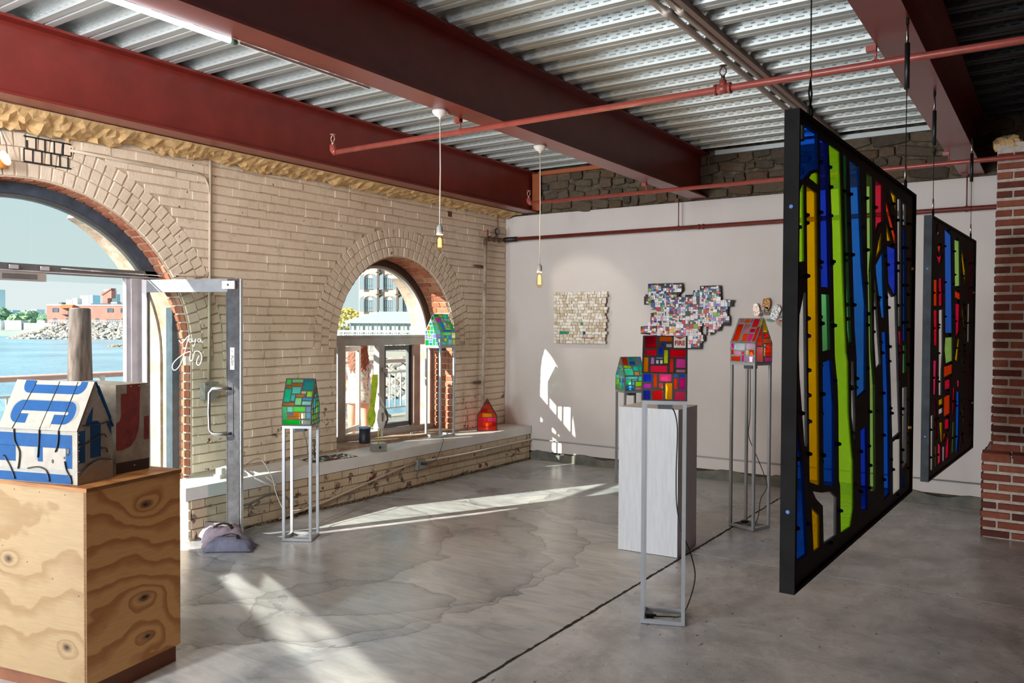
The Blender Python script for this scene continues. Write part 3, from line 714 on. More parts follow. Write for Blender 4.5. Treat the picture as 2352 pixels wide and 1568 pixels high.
# outlet conduit along the bench face
oc = empty('bench_conduit', (0, 0, 0), 0, 'thin grey conduit on the face of the low bench with an outlet box', 'conduit')
MB().tube([(XB+.026, 4.85, .02), (XB+.026, 5.4, .075), (XB+.026, 6.55, .255), (XB+.026, 6.75, .27)], .012, 8).build('tube', M_GALVP, oc)
MB().tube([(XB+.026, 6.85, .27), (XB+.026, 7.6, .255), (XB+.026, YF-.05, .262)], .012, 8).build('tube', M_CREAMP, oc)
MB().tube([(XB+.026, 6.95, .20), (XB+.018, 7.8, .18), (XB+.018, YF-.05, .19)], .008, 6).build('lower_pipe', mat('rusty_cream', 'A88A68', .7, var=.4, scale=14), oc)
ob = MB(); ob.box((XB+.012, 6.72, .19), (XB+.06, 6.84, .30)); oo = ob.build('outlet_box', mat('outlet_grey', '9A9C98', .4, .4), oc)
MB().box((XB+.06, 6.735, .20), (XB+.066, 6.825, .29)).build('face_plate', M_STEEL, oo)
mb = MB(); mb.tube([(-5.74, YF-.04, .27), (-5.2, YF-.022, .262), (-3.9, YF-.02, .25), (-.55, YF-.02, .245)], .008, 6)
tag(mb.build('skirting_cable', mat('grey_cable', '9FA19E', .5, var=.1)), 'thin grey cable clipped low along the white wall', 'cable')
# twin white conduits and channel under the deck
for i, (x, lb_) in enumerate(((-2.085, 'left one of two white pipes running side by side under the deck'), (-2.00, 'right one of two white pipes running side by side under the deck'))):
    t = empty('ceiling_conduit', (x, 0, 3.735), 0, lb_, 'pipe', 'twin white ceiling pipes')
    MB().tube([(0, -12, 0), (0, 8.95, 0)], .0235, 12).build('pipe', M_CREAMP, t)
    for y in (4.82+i*.03, 8.0): MB().cyl((0, y-.035, 0), (0, y+.035, 0), .03, 12).build('coupling', M_CREAMP, t)
ch = MB().box((-1.965, -12, 3.722), (-1.925, 8.95, 3.758)); tag(ch.build('strut_channel', mat('brown_channel', '8A7468', .5, .3)), 'brown metal channel beside the twin white ceiling pipes', 'channel')
# ================================================================ LAMPS
tl = empty('tube_light', (-3.615, 0, 3.235), 0, 'lit fluorescent tube fixed along the near edge of the middle beam', 'lamp')
MB().tube([(0, .9, 0), (0, 2.72, 0)], .014, 10).build('tube', emis('tube_glow', 'F4FAFF', 3.2), tl)
mb = MB(); mb.cyl((0, 2.72, 0), (0, 2.76, 0), .0145, 10); mb.build('end_cap', mat('green_cap', '5C7A62', .5), tl)
MB().bar((0, 2.78, .004), (0, 3.75, .004), .012, .014).build('cable_cover', mat('white_plastic', 'E2E0DC', .4, var=.04), tl)
for y_, e_ in ((1.8, 30), (-.8, 150), (-3.0, 210)): lamp('tube_light_glow', 'AREA', (-3.66, y_, 3.20), (-.85, .45, -.2), e_, (.95, .98, 1), shape='RECTANGLE', size=.03, size_y=1.8)
def pendant(y, zs, zb, label):
    t = empty('pendant_bulb', (-3.585, y, 3.243), 0, label, 'lamp', 'bare bulb pendants')
    M_PL = mat('white_plastic', 'E2E0DC'); M_SK = mat('grey_socket', 'A9A9A6', .45)
    MB().lathe([(0, 0), (.055, 0), (.055, -.012), (.038, -.034), (.014, -.046), (.006, -.06), (0, -.06)], n=20).build('canopy', M_PL, t)
    zs -= 3.243; zb -= 3.243
    MB().tube([(0, 0, -.05), (.003, .002, zs*.5), (0, 0, zs)], .0045, 6).build('cord', mat('pale_cord', 'D9CFC2', .6, var=.03), t)
    MB().lathe([(0, .02), (.008, .015), (.021, -.005), (.023, -.05), (.021, -.055), (0, -.055)], (0, 0, zs), 16).build('socket', M_SK, t)
    z1 = zs-.055; hh = z1-zb
    MB().lathe([(.012, 0), (.016, -.012), (.025, -.35*hh), (.031, -.62*hh), (.026, -.85*hh), (.012, -.97*hh), (0, -hh)], (0, 0, z1), 18).build('glass_bulb', glass_clear('bulb_glass', 'FFF3DE', .8), t)
    fm = MB()
    for k in range(6):
        a = k*math.pi/3; fm.tube([(.004*math.cos(a), .004*math.sin(a), z1-.02), (.011*math.cos(a), .011*math.sin(a), z1-.2*hh-.01), (.011*math.cos(a), .011*math.sin(a), z1-.75*hh)], .0019, 5)
    fm.build('filament', emis('amber_filament', 'FFB24A', 9), t)
    lamp('pendant_glow', 'POINT', (-3.585, y, 3.243+z1-.5*hh), None, 16, (1, .74, .45), shadow_soft_size=.03)
pendant(4.42, 2.44, 2.27, 'higher glowing filament bulb on a white cord before the arched window')
pendant(5.73, 2.255, 2.068, 'lower glowing filament bulb hanging before the white wall')
fl_ = empty('flood_lamp', (-6.08, 2.73, 2.90), 0, 'glowing round lamp clipped to a wire at the left edge', 'lamp')
MB().lathe([(0, .0), (.05, 0), (.066, -.02), (.05, -.075), (.028, -.10), (.024, -.16), (0, -.16)], n=20, axis='X', M=Matrix.Rotation(R(28), 3, 'Z').to_4x4().to_3x3() @ Matrix.Rotation(R(-18), 3, 'Y')).build('reflector', mat('amber_reflector', 'D98A3A', .4, .2), fl_)
Mr = Matrix.Rotation(R(28), 3, 'Z') @ Matrix.Rotation(R(-18), 3, 'Y')
MB().lathe([(0, .004), (.052, .002)], n=20, axis='X', M=Mr).build('bulb_face', emis('warm_bulb', 'FFE2AE', 6), fl_)
MB().tube([(-.06, .03, .05), (-.09, .05, .12), (-.11, .02, .22), (-.10, .06, .30)], .004, 5).build('hanging_wire', M_STEEL, fl_)
# ================================================================ KRAFT PAPER stuffed between beam and wall
rk = random.Random(4)
def paper(y0, y1, zt, dmin, dmax, label, n):
    mb = MB(); cols = []; d = rk.uniform(dmin, dmax); n = int(n*1.3); rows = (0, .18, .36, .52, .68, .84, 1)
    for i in range(n+1):
        y = y0+(y1-y0)*i/n; d += rk.uniform(-.022, .022); d = max(dmin, min(dmax, d)); fold = rk.uniform(-.02, .02)
        cols.append([(XW+.03+.30*(1-f)**1.3+(fold+rk.uniform(-.015, .015))*(1 if f > 0 else .1), y+rk.uniform(-.012, .012), zt-d*f**.9+rk.uniform(-.012, .012)*(f > 0)) for f in rows])
    m_ = len(rows); vs = [v for c in cols for v in c]
    fs = [(i*m_+k, (i+1)*m_+k, (i+1)*m_+k+1, i*m_+k+1) for i in range(n) for k in range(m_-1)]
    fs = [t_ for a_, b_, c_, d_ in fs for t_ in ((a_, b_, c_), (a_, c_, d_))]
    mb.add(vs, fs, 0, False); o = mb.build('kraft_paper', M_KRAFT); so_ = o.modifiers.new('thick', 'SOLIDIFY'); so_.thickness = .003
    tag(o, label, 'paper', 'crumpled paper under the beam'); return o
paper(2.3, 3.62, 3.238, .07, .13, 'big loose crumpled brown paper under the left end of the lit beam', 26)
paper(3.62, 5.1, 3.238, .04, .075, 'crumpled brown paper stuffed under the lit beam above the wall conduit', 30)
paper(5.1, 7.0, 3.238, .03, .06, 'crumpled brown paper stuffed under the lit beam above the arched window', 34)
paper(7.0, 9.0, 3.238, .025, .05, 'crumpled brown paper stuffed under the lit beam near the corner', 34)
# ================================================================ DISPLAY STANDS
M_STAND = mat('silver_painted_stand', 'A9ADB1', .36, .5, var=.06, scale=8)
def stand(pos, rz, size, h, label, legn='leg'):
    t = empty('display_stand', pos, rz, label, 'stand', 'slim square-tube display stands')
    sx_, sy_ = size; k = .022
    for i, (x, y) in enumerate(((0, 0), (sx_-k, 0), (sx_-k, sy_-k), (0, sy_-k))):
        MB().box((x, y, .004), (x+k, y+k, h)).build('leg', M_STAND, t)
    for z in (.004, h-k):
        MB().box((k, 0, z), (sx_-k, k, z+k)).build('rail', M_STAND, t); MB().box((k, sy_-k, z), (sx_-k, sy_, z+k)).build('rail', M_STAND, t)
        MB().box((0, k, z), (k, sy_-k, z+k)).build('rail', M_STAND, t); MB().box((sx_-k, k, z), (sx_, sy_-k, z+k)).build('rail', M_STAND, t)
    for x, y in ((.011, .011), (sx_-.011, .011), (sx_-.011, sy_-.011), (.011, sy_-.011)): MB().cyl((x, y, 0), (x, y, .005), .008, 8).build('glide', M_BLACK, t)
    tr = MB(); tr.box((sx_*.35, sy_*.30, h-.055), (sx_*.68, sy_*.62, h-.004)); tr.build('transformer', mat('dark_grey_plastic', '4E5356', .5), t)
    return t
# ================================================================ LEADED GLASS HOUSES
PAL = {}
def gl(c):
    if c not in PAL: PAL[c] = stained('glass_'+c, c, .62)
    return PAL[c]
M_CAME = mat('dark_lead_came', '3E3A39', .5, .5, var=.25, scale=30)
M_CAMEL = mat('silver_lead_came', '9AA3A6', .35, .6, var=.2, scale=40)
def leaded_face(parent, M, outline, panes, came, bar=.0038, th=.006, dots=False):
    """panes: (u0,v0,u1,v1,colour) rectangles or ([points],colour) in face metres"""
    holes = []; gp = []
    for p in panes:
        pts = p[0] if isinstance(p[0], list) else [(p[0], p[1]), (p[2], p[1]), (p[2], p[3]), (p[0], p[3])]
        cx = sum(q[0] for q in pts)/len(pts); cy_ = sum(q[1] for q in pts)/len(pts)
        ins = []
        n = len(pts)
        for i in range(n):      # inset polygon by bar
            a, b, c = Vector((*pts[i-1], 0)), Vector((*pts[i], 0)), Vector((*pts[(i+1) % n], 0))
            n1 = Vector((-(b-a).y, (b-a).x, 0)).normalized(); n2 = Vector((-(c-b).y, (c-b).x, 0)).normalized()
            bi = (n1+n2); bi = bi/max(.3, bi.dot(n1)) if bi.length > 1e-6 else n1
            ins.append(b+bi*bar)
        area = sum(ins[i].x*ins[(i+1) % n].y-ins[(i+1) % n].x*ins[i].y for i in range(n))
        if area < 2e-5: continue
        holes.append([(v.x, v.y) for v in ins]); gp.append(([(v.x+(v.x-cx)*.02, v.y+(v.y-cy_)*.02) for v in ins], p[-1]))
    mb = holed(outline, holes, th, M @ Matrix.Translation((0, 0, -th/2)))
    if dots:
        for h in holes:
            for q in h:
                c = M @ Vector((q[0], q[1], th/2)); mb.blob(c, .0042, sub=1, jit=0)
    mb.build('lead_came', came, parent)
    for pts, col in gp:
        g = MB(); a = [M @ Vector((x, y, -.0018)) for x, y in pts]; g.prism(a, (M.to_3x3() @ Vector((0, 0, .0036))))
        g.build('glass_pane', gl(col), parent)
def rnd_panes(w, h, cols, rng, mn=.03, outline=None):
    """random rectangular patchwork filling a w x h face"""
    out = []
    def split(x0, y0, x1, y1, d):
        W_, H_ = x1-x0, y1-y0
        if (max(W_, H_) < mn*2.1) or (d > 2 and rng.random() < .25 and max(W_, H_) < mn*3.2):
            out.append((x0, y0, x1, y1, rng.choice(cols))); return
        k = rng.uniform(.36, .64)
        if W_ > H_*rng.uniform(.7, 1.4): split(x0, y0, x0+W_*k, y1, d+1); split(x0+W_*k, y0, x1, y1, d+1)
        else: split(x0, y0, x1, y0+H_*k, d+1); split(x0, y0+H_*k, x1, y1, d+1)
    split(.004, .004, w-.004, h-.004, 0); return out
def clip_gable(panes, w, hw, hr):
    """clip rectangles to a gable outline (peak at w/2)"""
    def inside_clip(poly, a, b):
        res = []
        f = lambda p: (b[0]-a[0])*(p[1]-a[1])-(b[1]-a[1])*(p[0]-a[0])
        for i in range(len(poly)):
            p, q = poly[i], poly[(i+1) % len(poly)]; fp_, fq = f(p), f(q)
            if fp_ >= 0: res.append(p)
            if fp_*fq < 0: t = fp_/(fp_-fq); res.append((p[0]+(q[0]-p[0])*t, p[1]+(q[1]-p[1])*t))
        return res
    out = []
    for p in panes:
        poly = [(p[0], p[1]), (p[2], p[1]), (p[2], p[3]), (p[0], p[3])]
        poly = inside_clip(poly, (w-.005, hw), (w/2, hr-.009)); 
        if len(poly) > 2: poly = inside_clip(poly, (w/2, hr-.009), (.005, hw))
        # drop near-duplicate points
        q = []
        for a in poly:
            if not q or math.hypot(a[0]-q[-1][0], a[1]-q[-1][1]) > .004: q.append(a)
        if len(q) > 2 and math.hypot(q[0][0]-q[-1][0], q[0][1]-q[-1][1]) < .004: q.pop()
        if len(q) > 2:
            ar = sum(q[i][0]*q[(i+1) % len(q)][1]-q[(i+1) % len(q)][0]*q[i][1] for i in range(len(q)))/2
            if ar > 2.2e-4: out.append((q, p[4]))
    return out
def house(pos, rz, wx, wy, hw, hr, label, cols, came, front=None, roof=None, gableR=None, gableL=None, eave='x', seed=1, dots=False, mn=.03):
    """ridge runs along local x (length wx), gables at x=0 and x=wx, front eave wall at y=0"""
    t = empty('glass_house', pos, rz, label, 'glass house', 'leaded glass houses')
    rng = random.Random(seed); sl_ = math.hypot(wy/2, hr-hw)
    ro = Vector((0, wy/2, hr-hw)).normalized()
    E3 = (('front', (0, 0, 0), (1, 0, 0), (0, 0, 1), wx, hw, front), ('roof', (0, 0, hw), (1, 0, 0), ro, wx, sl_, roof),
          ('rear', (wx, wy, 0), (-1, 0, 0), (0, 0, 1), wx, hw, None), ('roof2', (wx, wy, hw), (-1, 0, 0), (0, -ro.y, ro.z), wx, sl_, None))
    for nm, o_, ux, uy, w, h, pn in E3:
        part = empty({'front': 'front_wall', 'roof': 'front_roof', 'rear': 'rear_wall', 'roof2': 'rear_roof'}[nm]); part.parent = t
        sc = [(a*w, b*h, c*w, d*h, k) if not isinstance(a, list) else None for (a, b, c, d, k) in pn] if pn else rnd_panes(w, h, cols, rng, mn)
        leaded_face(part, frame3(o_, ux, uy), [(0, 0), (w, 0), (w, h), (0, h)], sc, came, bar=.0020 if pn else .0038, dots=dots)
    for nm, o_, ux, pn in (('right_gable', (wx, 0, 0), (0, 1, 0), gableR), ('left_gable', (0, wy, 0), (0, -1, 0), gableL)):
        part = empty(nm); part.parent = t
        base = [(a*wy, b*hr, c*wy, d*hr, k) for (a, b, c, d, k) in pn] if pn else rnd_panes(wy, hr, cols, rng, mn)
        leaded_face(part, frame3(o_, ux, (0, 0, 1)), [(0, 0), (wy, 0), (wy, hw), (wy/2, hr), (0, hw)], clip_gable(base, wy, hw, hr), came, bar=.0022 if pn else .0038, dots=dots)
    MB().box((.004, .004, 0), (wx-.004, wy-.004, .003)).build('base_plate', mat('dark_base', '2A2A2C', .5), t)
    MB().lathe([(0, .09), (.012, .085), (.018, .06), (.012, .03), (.012, .003)], (wx/2, wy/2, 0), 12).build('added_led_bulb', emis('added_led_bulb', 'FFF0D8', 3), t)
    lamp('house_fill', 'POINT', t.matrix_basis @ Vector((wx/2, wy/2, .12)), None, .55, (1, .95, .88), shadow_soft_size=.03)  # glowing bulb and lamp added inside to brighten the dark panes
    return t
TEAL = ['3FB98A', '2C8F86', '7ED6C4', '4FC08F', '86C949', '2A9E4E', 'BFE3D8', '1F6E72', '9BC9EE', 'C4DE6A', 'A77A1F']
# --- green house on the stand by the door
GF = [(.02, .62, .17, .98, '5BCB8A'), (.18, .70, .37, .98, '9ADBCF'), (.38, .72, .80, .98, '6FD06A'), (.81, .70, .98, .98, 'A9C2F5'), (.38, .50, .62, .70, 'B27A1C'), (.20, .34, .62, .48, 'A8741A'), (.64, .36, .80, .68, 'D9CFB0'), (.81, .36, .98, .68, '7FB7C4'), (.02, .05, .62, .30, '15A83C'), (.02, .32, .18, .60, '46B978'), (.66, .06, .97, .30, '8A9290')]
GR = [(.02, .76, .19, .97, '6CD96B'), (.21, .84, .60, .97, 'A5D9A4'), (.21, .71, .58, .82, 'B27A1C'), (.62, .56, .98, .97, '146B72'), (.02, .64, .24, .74, 'B27A1C'), (.26, .44, .56, .69, '74D6CC'), (.58, .44, .76, .54, 'DAD2B4'), (.78, .32, .98, .54, 'A9DC5A'), (.02, .14, .24, .62, '35B99C'), (.25, .18, .40, .42, '3C8F86'), (.42, .32, .72, .42, 'B27A1C'), (.42, .04, .64, .30, '7FB38B'), (.66, .20, .98, .30, '6FB0E0'), (.66, .04, .98, .18, 'A9E2DA'), (.02, .02, .40, .12, 'A8741A')]
gst = math.atan2(4.524-4.40, -4.998+5.198)
stand((-5.20, 4.405, 0), gst, (.24, .235), .94, 'short silver stand holding the green house beside the open door')
hg = house((-5.20, 4.405, .941), gst, .24, .235, .158, .375, 'leaded house of green and teal glass on the stand by the door', TEAL, M_CAME, GF, GR, seed=3)
# --- the house with the FIRE pane
FF = [(.02, .68, .21, .98, '1F56E8'), (.25, .48, .34, .98, 'F0641E'), (.385, .70, .66, .98, 'E35A9E'), (.70, .86, .79, .98, '2A93E8'), (.70, .42, .79, .84, 'F25A14'), (.82, .87, .97, .98, '1F6FF0'), (.82, .42, .97, .85, '7A1B63'), (.02, .45, .21, .62, 'C552C8'), (.37, .44, .47, .66, '2A120E'), (.52, .04, .68, .66, 'D9A514'), (.02, .02, .19, .38, '223C9C'), (.23, .02, .47, .38, 'EE2A2A'), (.72, .02, .97, .36, 'DD4A76')]
FR_ = [(.03, .66, .31, .98, '8E1226'), (.36, .84, .66, .98, 'F68A1E'), (.42, .70, .50, .80, '1F4FD0'), (.52, .68, .66, .78, 'D5DADA'), (.36, .47, .46, .68, '1646D8'), (.08, .46, .31, .63, 'E8203A'), (.02, .45, .065, .62, 'E8203A'), (.475, .25, .575, .62, 'A9BE2E'), (.61, .42, .97, .63, 'DE1830'), (.02, .02, .14, .42, 'D79A1C'), (.18, .23, .27, .42, 'C6A3DE'), (.29, .37, .46, .42, '6FB8DA'), (.30, .24, .37, .35, 'DDE3E6'), (.39, .24, .46, .35, 'DDE3E6'), (.18, .02, .56, .20, 'CF2C58'), (.61, .02, .70, .39, '8E2A12'), (.75, .14, .97, .39, 'C64FA4'), (.75, .02, .97, .11, '1C1416')]
fst = math.atan2(4.483-4.386, -1.793+2.031)
stand((-2.031, 4.39, 0), fst, (.257, .245), 1.32, 'tall silver stand in the foreground holding the house with the red FIRE pane')
hf = house((-2.031, 4.39, 1.321), fst, .257, .245, .160, .378, 'leaded glass house with a FIRE pane in front of the white plinth', ['E8203A', 'F0641E', 'C64FA4', '1F56E8', 'D9A514', '8E1226', 'E9DCD6', 'F2B8CC'], M_CAME, FF, FR_, seed=8)
rf = [c for c in hf.children if c.name.startswith('front_roof')][0]
sl_ = math.hypot(.245/2, .378-.160); ro = Vector((0, .245/2, .218)).normalized()
MF = frame3((0, 0, .160), (1, 0, 0), ro)
fpn = MB(); a = [MF @ Vector((u*.257, v*sl_, .0042)) for u, v in ((.70, .67), (.97, .67), (.97, .97), (.70, .97))]; fpn.prism(a, MF.to_3x3() @ Vector((0, 0, .003)))
fo = fpn.build('fire_sign_pane', mat('cream_sign_enamel', 'CFC5B4', .4, var=.06), rf)
M_SIGR = mat('sign_red', '8C1420', .45, var=.1)
text('FIRE', .043, MF @ Matrix.Translation((.835*.257, .785*sl_, .0078)), M_SIGR, fo, 'lettering', .0004, bold=.0012, xs=.78)
cv = MB(); a = [MF @ Vector((u*.257, v*sl_, .0074)) for u, v in ((.715, .955), (.955, .955), (.835, .895))]; cv.prism(a, MF.to_3x3() @ Vector((0, 0, .0005))); cv.build('red_chevron', M_SIGR, fo)
# --- orange and pink house, right
RF = [(.04, .70, .15, .98, 'E63AB0'), (.18, .62, .60, .98, 'C8DDE6'), (.63, .70, .97, .98, 'DCC2DC'), (.04, .38, .15, .66, 'DB1F14'), (.18, .36, .44, .58, 'DDAED0'), (.47, .42, .58, .58, 'C4361E'), (.62, .38, .75, .66, 'E2DCB8'), (.77, .38, .97, .66, 'DD5A1A'), (.04, .05, .44, .32, 'DB5426'), (.47, .05, .58, .38, 'E83AB4'), (.62, .04, .97, .32, 'D5BFE6')]
RR = [(.05, .06, .30, .76, 'DD4E14'), (.10, .80, .26, .97, 'E59AC0'), (.28, .80, .52, .97, 'F58A10'), (.54, .80, .62, .97, 'DB3FBB'), (.64, .62, .88, .97, 'E01C30'), (.90, .72, .98, .97, 'D8D21C'), (.34, .42, .58, .76, '2C2226'), (.62, .42, .84, .58, '8E1030'), (.34, .06, .40, .38, 'C48A86'), (.42, .06, .62, .38, 'D65A1E'), (.63, .06, .82, .38, 'E5489A'), (.85, .06, .98, .66, 'EE4A1E')]
RG = [(.05, .38, .40, .98, 'C45040'), (.42, .68, .70, .98, 'D5CE1C'), (.46, .56, .78, .66, 'EA2420'), (.42, .44, .92, .54, 'F58214'), (.05, .02, .44, .36, 'C27A76'), (.48, .36, .60, .42, 'EAD5DA'), (.62, .14, .95, .42, 'D63A1C'), (.48, .14, .60, .34, 'B98E5A'), (.55, .02, .95, .12, 'EC55B4')]
rst = math.atan2(6.926-7.013, -2.157+2.405)
stand((-2.405, 7.02, 0), rst, (.262, .235), 1.447, 'tallest silver stand holding the orange and pink house near the white wall')
house((-2.405, 7.02, 1.448), rst, .262, .235, .17, .385, 'leaded house of orange, pink and pale glass near the white wall', ['E8203A', 'F0641E', 'E85A9E', 'D9A514', 'E9DCD6', 'D6582A', 'C8B2D8'], M_CAMEL, RF, RR, RG, seed=5, dots=True)
# --- teal and orange house behind the plinth
BF_ = [(.04, .80, .62, .97, '6EC3C4'), (.66, .66, .97, .97, '4FC4BE'), (.04, .42, .32, .78, '4FB391'), (.36, .68, .60, .77, '8FC7D4'), (.36, .40, .48, .62, '7DB4CC'), (.52, .30, .97, .62, 'A6CB18'), (.04, .20, .48, .36, '1E5C7E'), (.04, .03, .48, .18, '174A72'), (.52, .05, .97, .26, '5A4446')]
BR_ = [(.04, .56, .32, .97, 'E4511C'), (.35, .80, .66, .97, '157E78'), (.36, .56, .66, .78, '114A78'), (.68, .76, .76, .97, '6CC45A'), (.78, .66, .98, .97, '9CB8E2'), (.04, .40, .42, .53, 'A6CB18'), (.04, .04, .46, .37, '5CC5A8'), (.50, .26, .74, .50, '1DB4A4'), (.50, .04, .74, .22, '6E5432'), (.77, .24, .98, .60, '1FAE94'), (.77, .04, .98, .20, '3E9C6C')]
bp = Vector((-3.99, 8.17, 0)); ba = R(52)
stand(bp, ba, (.25, .235), 1.04, 'silver stand half hidden behind the white plinth, holding a teal and orange house')
house((bp.x, bp.y, 1.041), ba, .25, .235, .165, .375, 'leaded house of teal glass with orange panes behind the white plinth', TEAL+['E4511C', '1E6FC0'], M_CAMEL, BF_, BR_, seed=12)
# --- blue-green house on the bench stand
WF = [(.03, .78, .70, .96, '57C46A'), (.03, .50, .10, .74, '18A9BC'), (.12, .50, .20, .74, '2CB993'), (.24, .60, .40, .74, '1B5C96'), (.42, .50, .50, .74, '158A5C'), (.53, .52, .70, .76, '1183B8'), (.74, .54, .97, .96, 'C9BE96'), (.24, .34, .40, .56, 'B9BE1E'), (.42, .08, .50, .46, '18B544'), (.03, .08, .38, .30, '2B4A52'), (.53, .08, .64, .46, '8EC6CE'), (.65, .08, .76, .46, '6FB4BE'), (.79, .08, .97, .46, 'E4CF62')]
WR = [(.03, .82, .32, .97, '18A84A'), (.33, .82, .56, .97, 'A9BF2E'), (.60, .80, .97, .97, '14AE8C'), (.05, .56, .36, .78, 'CB3FC8'), (.40, .58, .56, .78, 'B29A78'), (.60, .60, .80, .76, '8CC4C4'), (.82, .58, .97, .76, 'BCDCD6'), (.62, .48, .97, .56, '2EB35A'), (.05, .06, .17, .53, '116B34'), (.20, .12, .38, .53, '2F88D0'), (.42, .36, .58, .54, 'BFC9C0'), (.42, .26, .62, .34, 'E2D596'), (.66, .24, .78, .44, 'B59A70'), (.80, .16, .97, .44, '0F9A32'), (.42, .12, .74, .24, '5FC45A'), (.20, .03, .76, .10, '1650B8'), (.80, .03, .97, .14, '0E84C4')]
wst = R(90)
stand((-6.0, 7.42, .441), wst, (.28, .235), 1.075, 'silver stand on the bench before the arched window')
house((-6.0, 7.42, 1.517), wst, .28, .235, .165, .375, 'leaded house of green, blue and magenta glass before the arched window', TEAL+['1E6FC0', '9BC9EE', 'BFE3E8', 'B9A6E8'], M_CAMEL, WF, WR, seed=14)
# --- little red brick-pattern house on the bench
t = empty('glass_house', (-6.05, 8.215, .441), math.atan2(8.362-8.213, -5.852+6.055), 'small house of red and orange glass bricks at the end of the bench', 'glass house', 'leaded glass houses')
w, hw, hr, dpt = .25, .178, .395, .16; rows = 7; cc = ['E2461E', 'D42A1A', 'EE5A22', 'C9221E', 'E8703A', 'D63350']
def brickface(ww, hh, rg):
    out = []; h = hh/rows
    for i in range(rows):
        cuts = [.004, ww/2, ww-.004] if i % 2 == 0 else [.004, ww*.24, ww*.76, ww-.004]
        for a, b in zip(cuts, cuts[1:]): out.append((a, .003+i*h, b, .003+(i+1)*h, rg.choice(cc)))
    return out
rg = random.Random(2); bfz = brickface(w, hr-.01, rg)
bfz = [(a, b, c, d, {6: 'E0568A', 8: 'D9A91A'}.get(i, k)) for i, (a, b, c, d, k) in enumerate(bfz)]
for nm, o_, ux, uy, ww, hh, g in (('front_gable', (0, 0, 0), (1, 0, 0), (0, 0, 1), w, hr, 1), ('rear_gable', (w, dpt, 0), (-1, 0, 0), (0, 0, 1), w, hr, 1),
                              ('left_wall', (0, dpt, 0), (0, -1, 0), (0, 0, 1), dpt, hw, 0), ('right_wall', (w, 0, 0), (0, 1, 0), (0, 0, 1), dpt, hw, 0)):
    part = empty(nm); part.parent = t
    if g: leaded_face(part, frame3(o_, ux, uy), [(0, 0), (w, 0), (w, hw), (w/2, hr), (0, hw)], clip_gable(bfz, w, hw, hr), M_CAME, .0035, dots=False)
    else: leaded_face(part, frame3(o_, ux, uy), [(0, 0), (ww, 0), (ww, hh), (0, hh)], rnd_panes(ww, hh, cc, rg, .05), M_CAME, .0035)
slp = math.hypot(w/2, hr-hw)
MB().lathe([(0, .09), (.012, .085), (.018, .06), (.012, .03), (.012, .003)], (w/2, dpt/2, 0), 12).build('added_led_bulb', emis('added_led_bulb', 'FFF0D8', 3), t)
lamp('house_fill', 'POINT', t.matrix_basis @ Vector((w/2, dpt/2, .14)), None, .3, (1, .95, .88), shadow_soft_size=.03)  # added like the bulb above, to lift the red panes
for nm, o_, ux, uy in (('left_roof', (0, dpt, hw), (0, -1, 0), (w/2, 0, hr-hw)), ('right_roof', (w, 0, hw), (0, 1, 0), (-w/2, 0, hr-hw))):
    part = empty(nm); part.parent = t
    leaded_face(part, frame3(o_, ux, uy), [(0, 0), (dpt, 0), (dpt, slp), (0, slp)], rnd_panes(dpt, slp, cc+['E8B8A0'], rg, .05), M_CAME, .0035)
# ================================================================ POWER CORDS
def cord(pts, r_, m_, label, plug=None, group=None):
    P = []
    pts3 = [Vector(p) for p in pts]
    for i in range(len(pts3)-1):
        p0, p1, p2, p3_ = (pts3[max(0, min(len(pts3)-1, j))] for j in (i-1, i, i+1, i+2))
        for k in range(5):
            q = k/5; P.append(.5*((2*p1)+(p2-p0)*q+(2*p0-5*p1+4*p2-p3_)*q*q+(3*p1-p0-3*p2+p3_)*q**3))
    P.append(pts3[-1]); t = empty('extension_cord', pts3[0], 0, label, 'cord', group)
    MB().tube([p-pts3[0] for p in P], r_, 6).build('cable', m_, t)
    if plug is not None:
        c = Vector(plug)-pts3[0]; mb = MB(); mb.cbox(c, (.045, .03, .026), rot=Matrix.Rotation(.6, 3, 'Z')); mb.cyl(c+Vector((.02, .012, 0)), c+Vector((.035, .02, 0)), .008, 6); mb.build('plug', M_BLACK if m_ is M_BLACK else mat('white_plastic', 'E2E0DC'), t)
    return t
fx = lambda u, v, z: (-2.031+u*math.cos(fst)-v*math.sin(fst), 4.39+u*math.sin(fst)+v*math.cos(fst), z)
cord([fx(.16, .11, 1.268), fx(.185, .07, 1.255), fx(.205, .05, 1.15), fx(.20, .06, .9), fx(.205, .05, .7), fx(.235, .03, .55), fx(.285, .08, .42), fx(.315, .10, .28), fx(.29, .09, .15), fx(.24, .11, .03), fx(.16, .12, .012), fx(.06, .11, .012)], .0042, M_BLACK, 'black cord looping down the foreground stand to the floor', fx(.05, .11, .016))
rx = lambda u, v, z: (-2.405+u*math.cos(rst)-v*math.sin(rst), 7.02+u*math.sin(rst)+v*math.cos(rst), z)
cord([rx(.13, .11, 1.39), rx(.14, .10, 1.2), rx(.13, .11, .95), rx(.12, .11, .8), rx(.18, .13, .65), rx(.26, .13, .50), rx(.31, .12, .38), rx(.26, .10, .27), rx(.22, .12, .1), rx(.16, .12, .014), rx(.09, .11, .03)], .0036, M_BLACK, 'black cord hanging inside the tallest stand near the white wall', rx(.08, .11, .035))
cord([(-6.13, 7.55, 1.46), (-6.12, 7.52, 1.1), (-6.1, 7.5, .7), (-6.04, 7.47, .455), (-5.9, 7.35, .446), (-5.782, 7.2, .44), (-5.774, 7.15, .36), (-5.765, 7.08, .28), (-5.74, 6.95, .235), (-5.735, 6.85, .245)], .0028, M_BLACK, 'thin black cord dropping from the bench stand to the outlet box', (-5.72, 6.80, .25))
cord([(-4.04, 8.32, .99), (-4.05, 8.32, .8), (-4.03, 8.3, .5), (-4.02, 8.3, .1), (-3.95, 8.32, .01)], .003, M_BLACK, 'dark cord under the teal house stand behind the plinth')
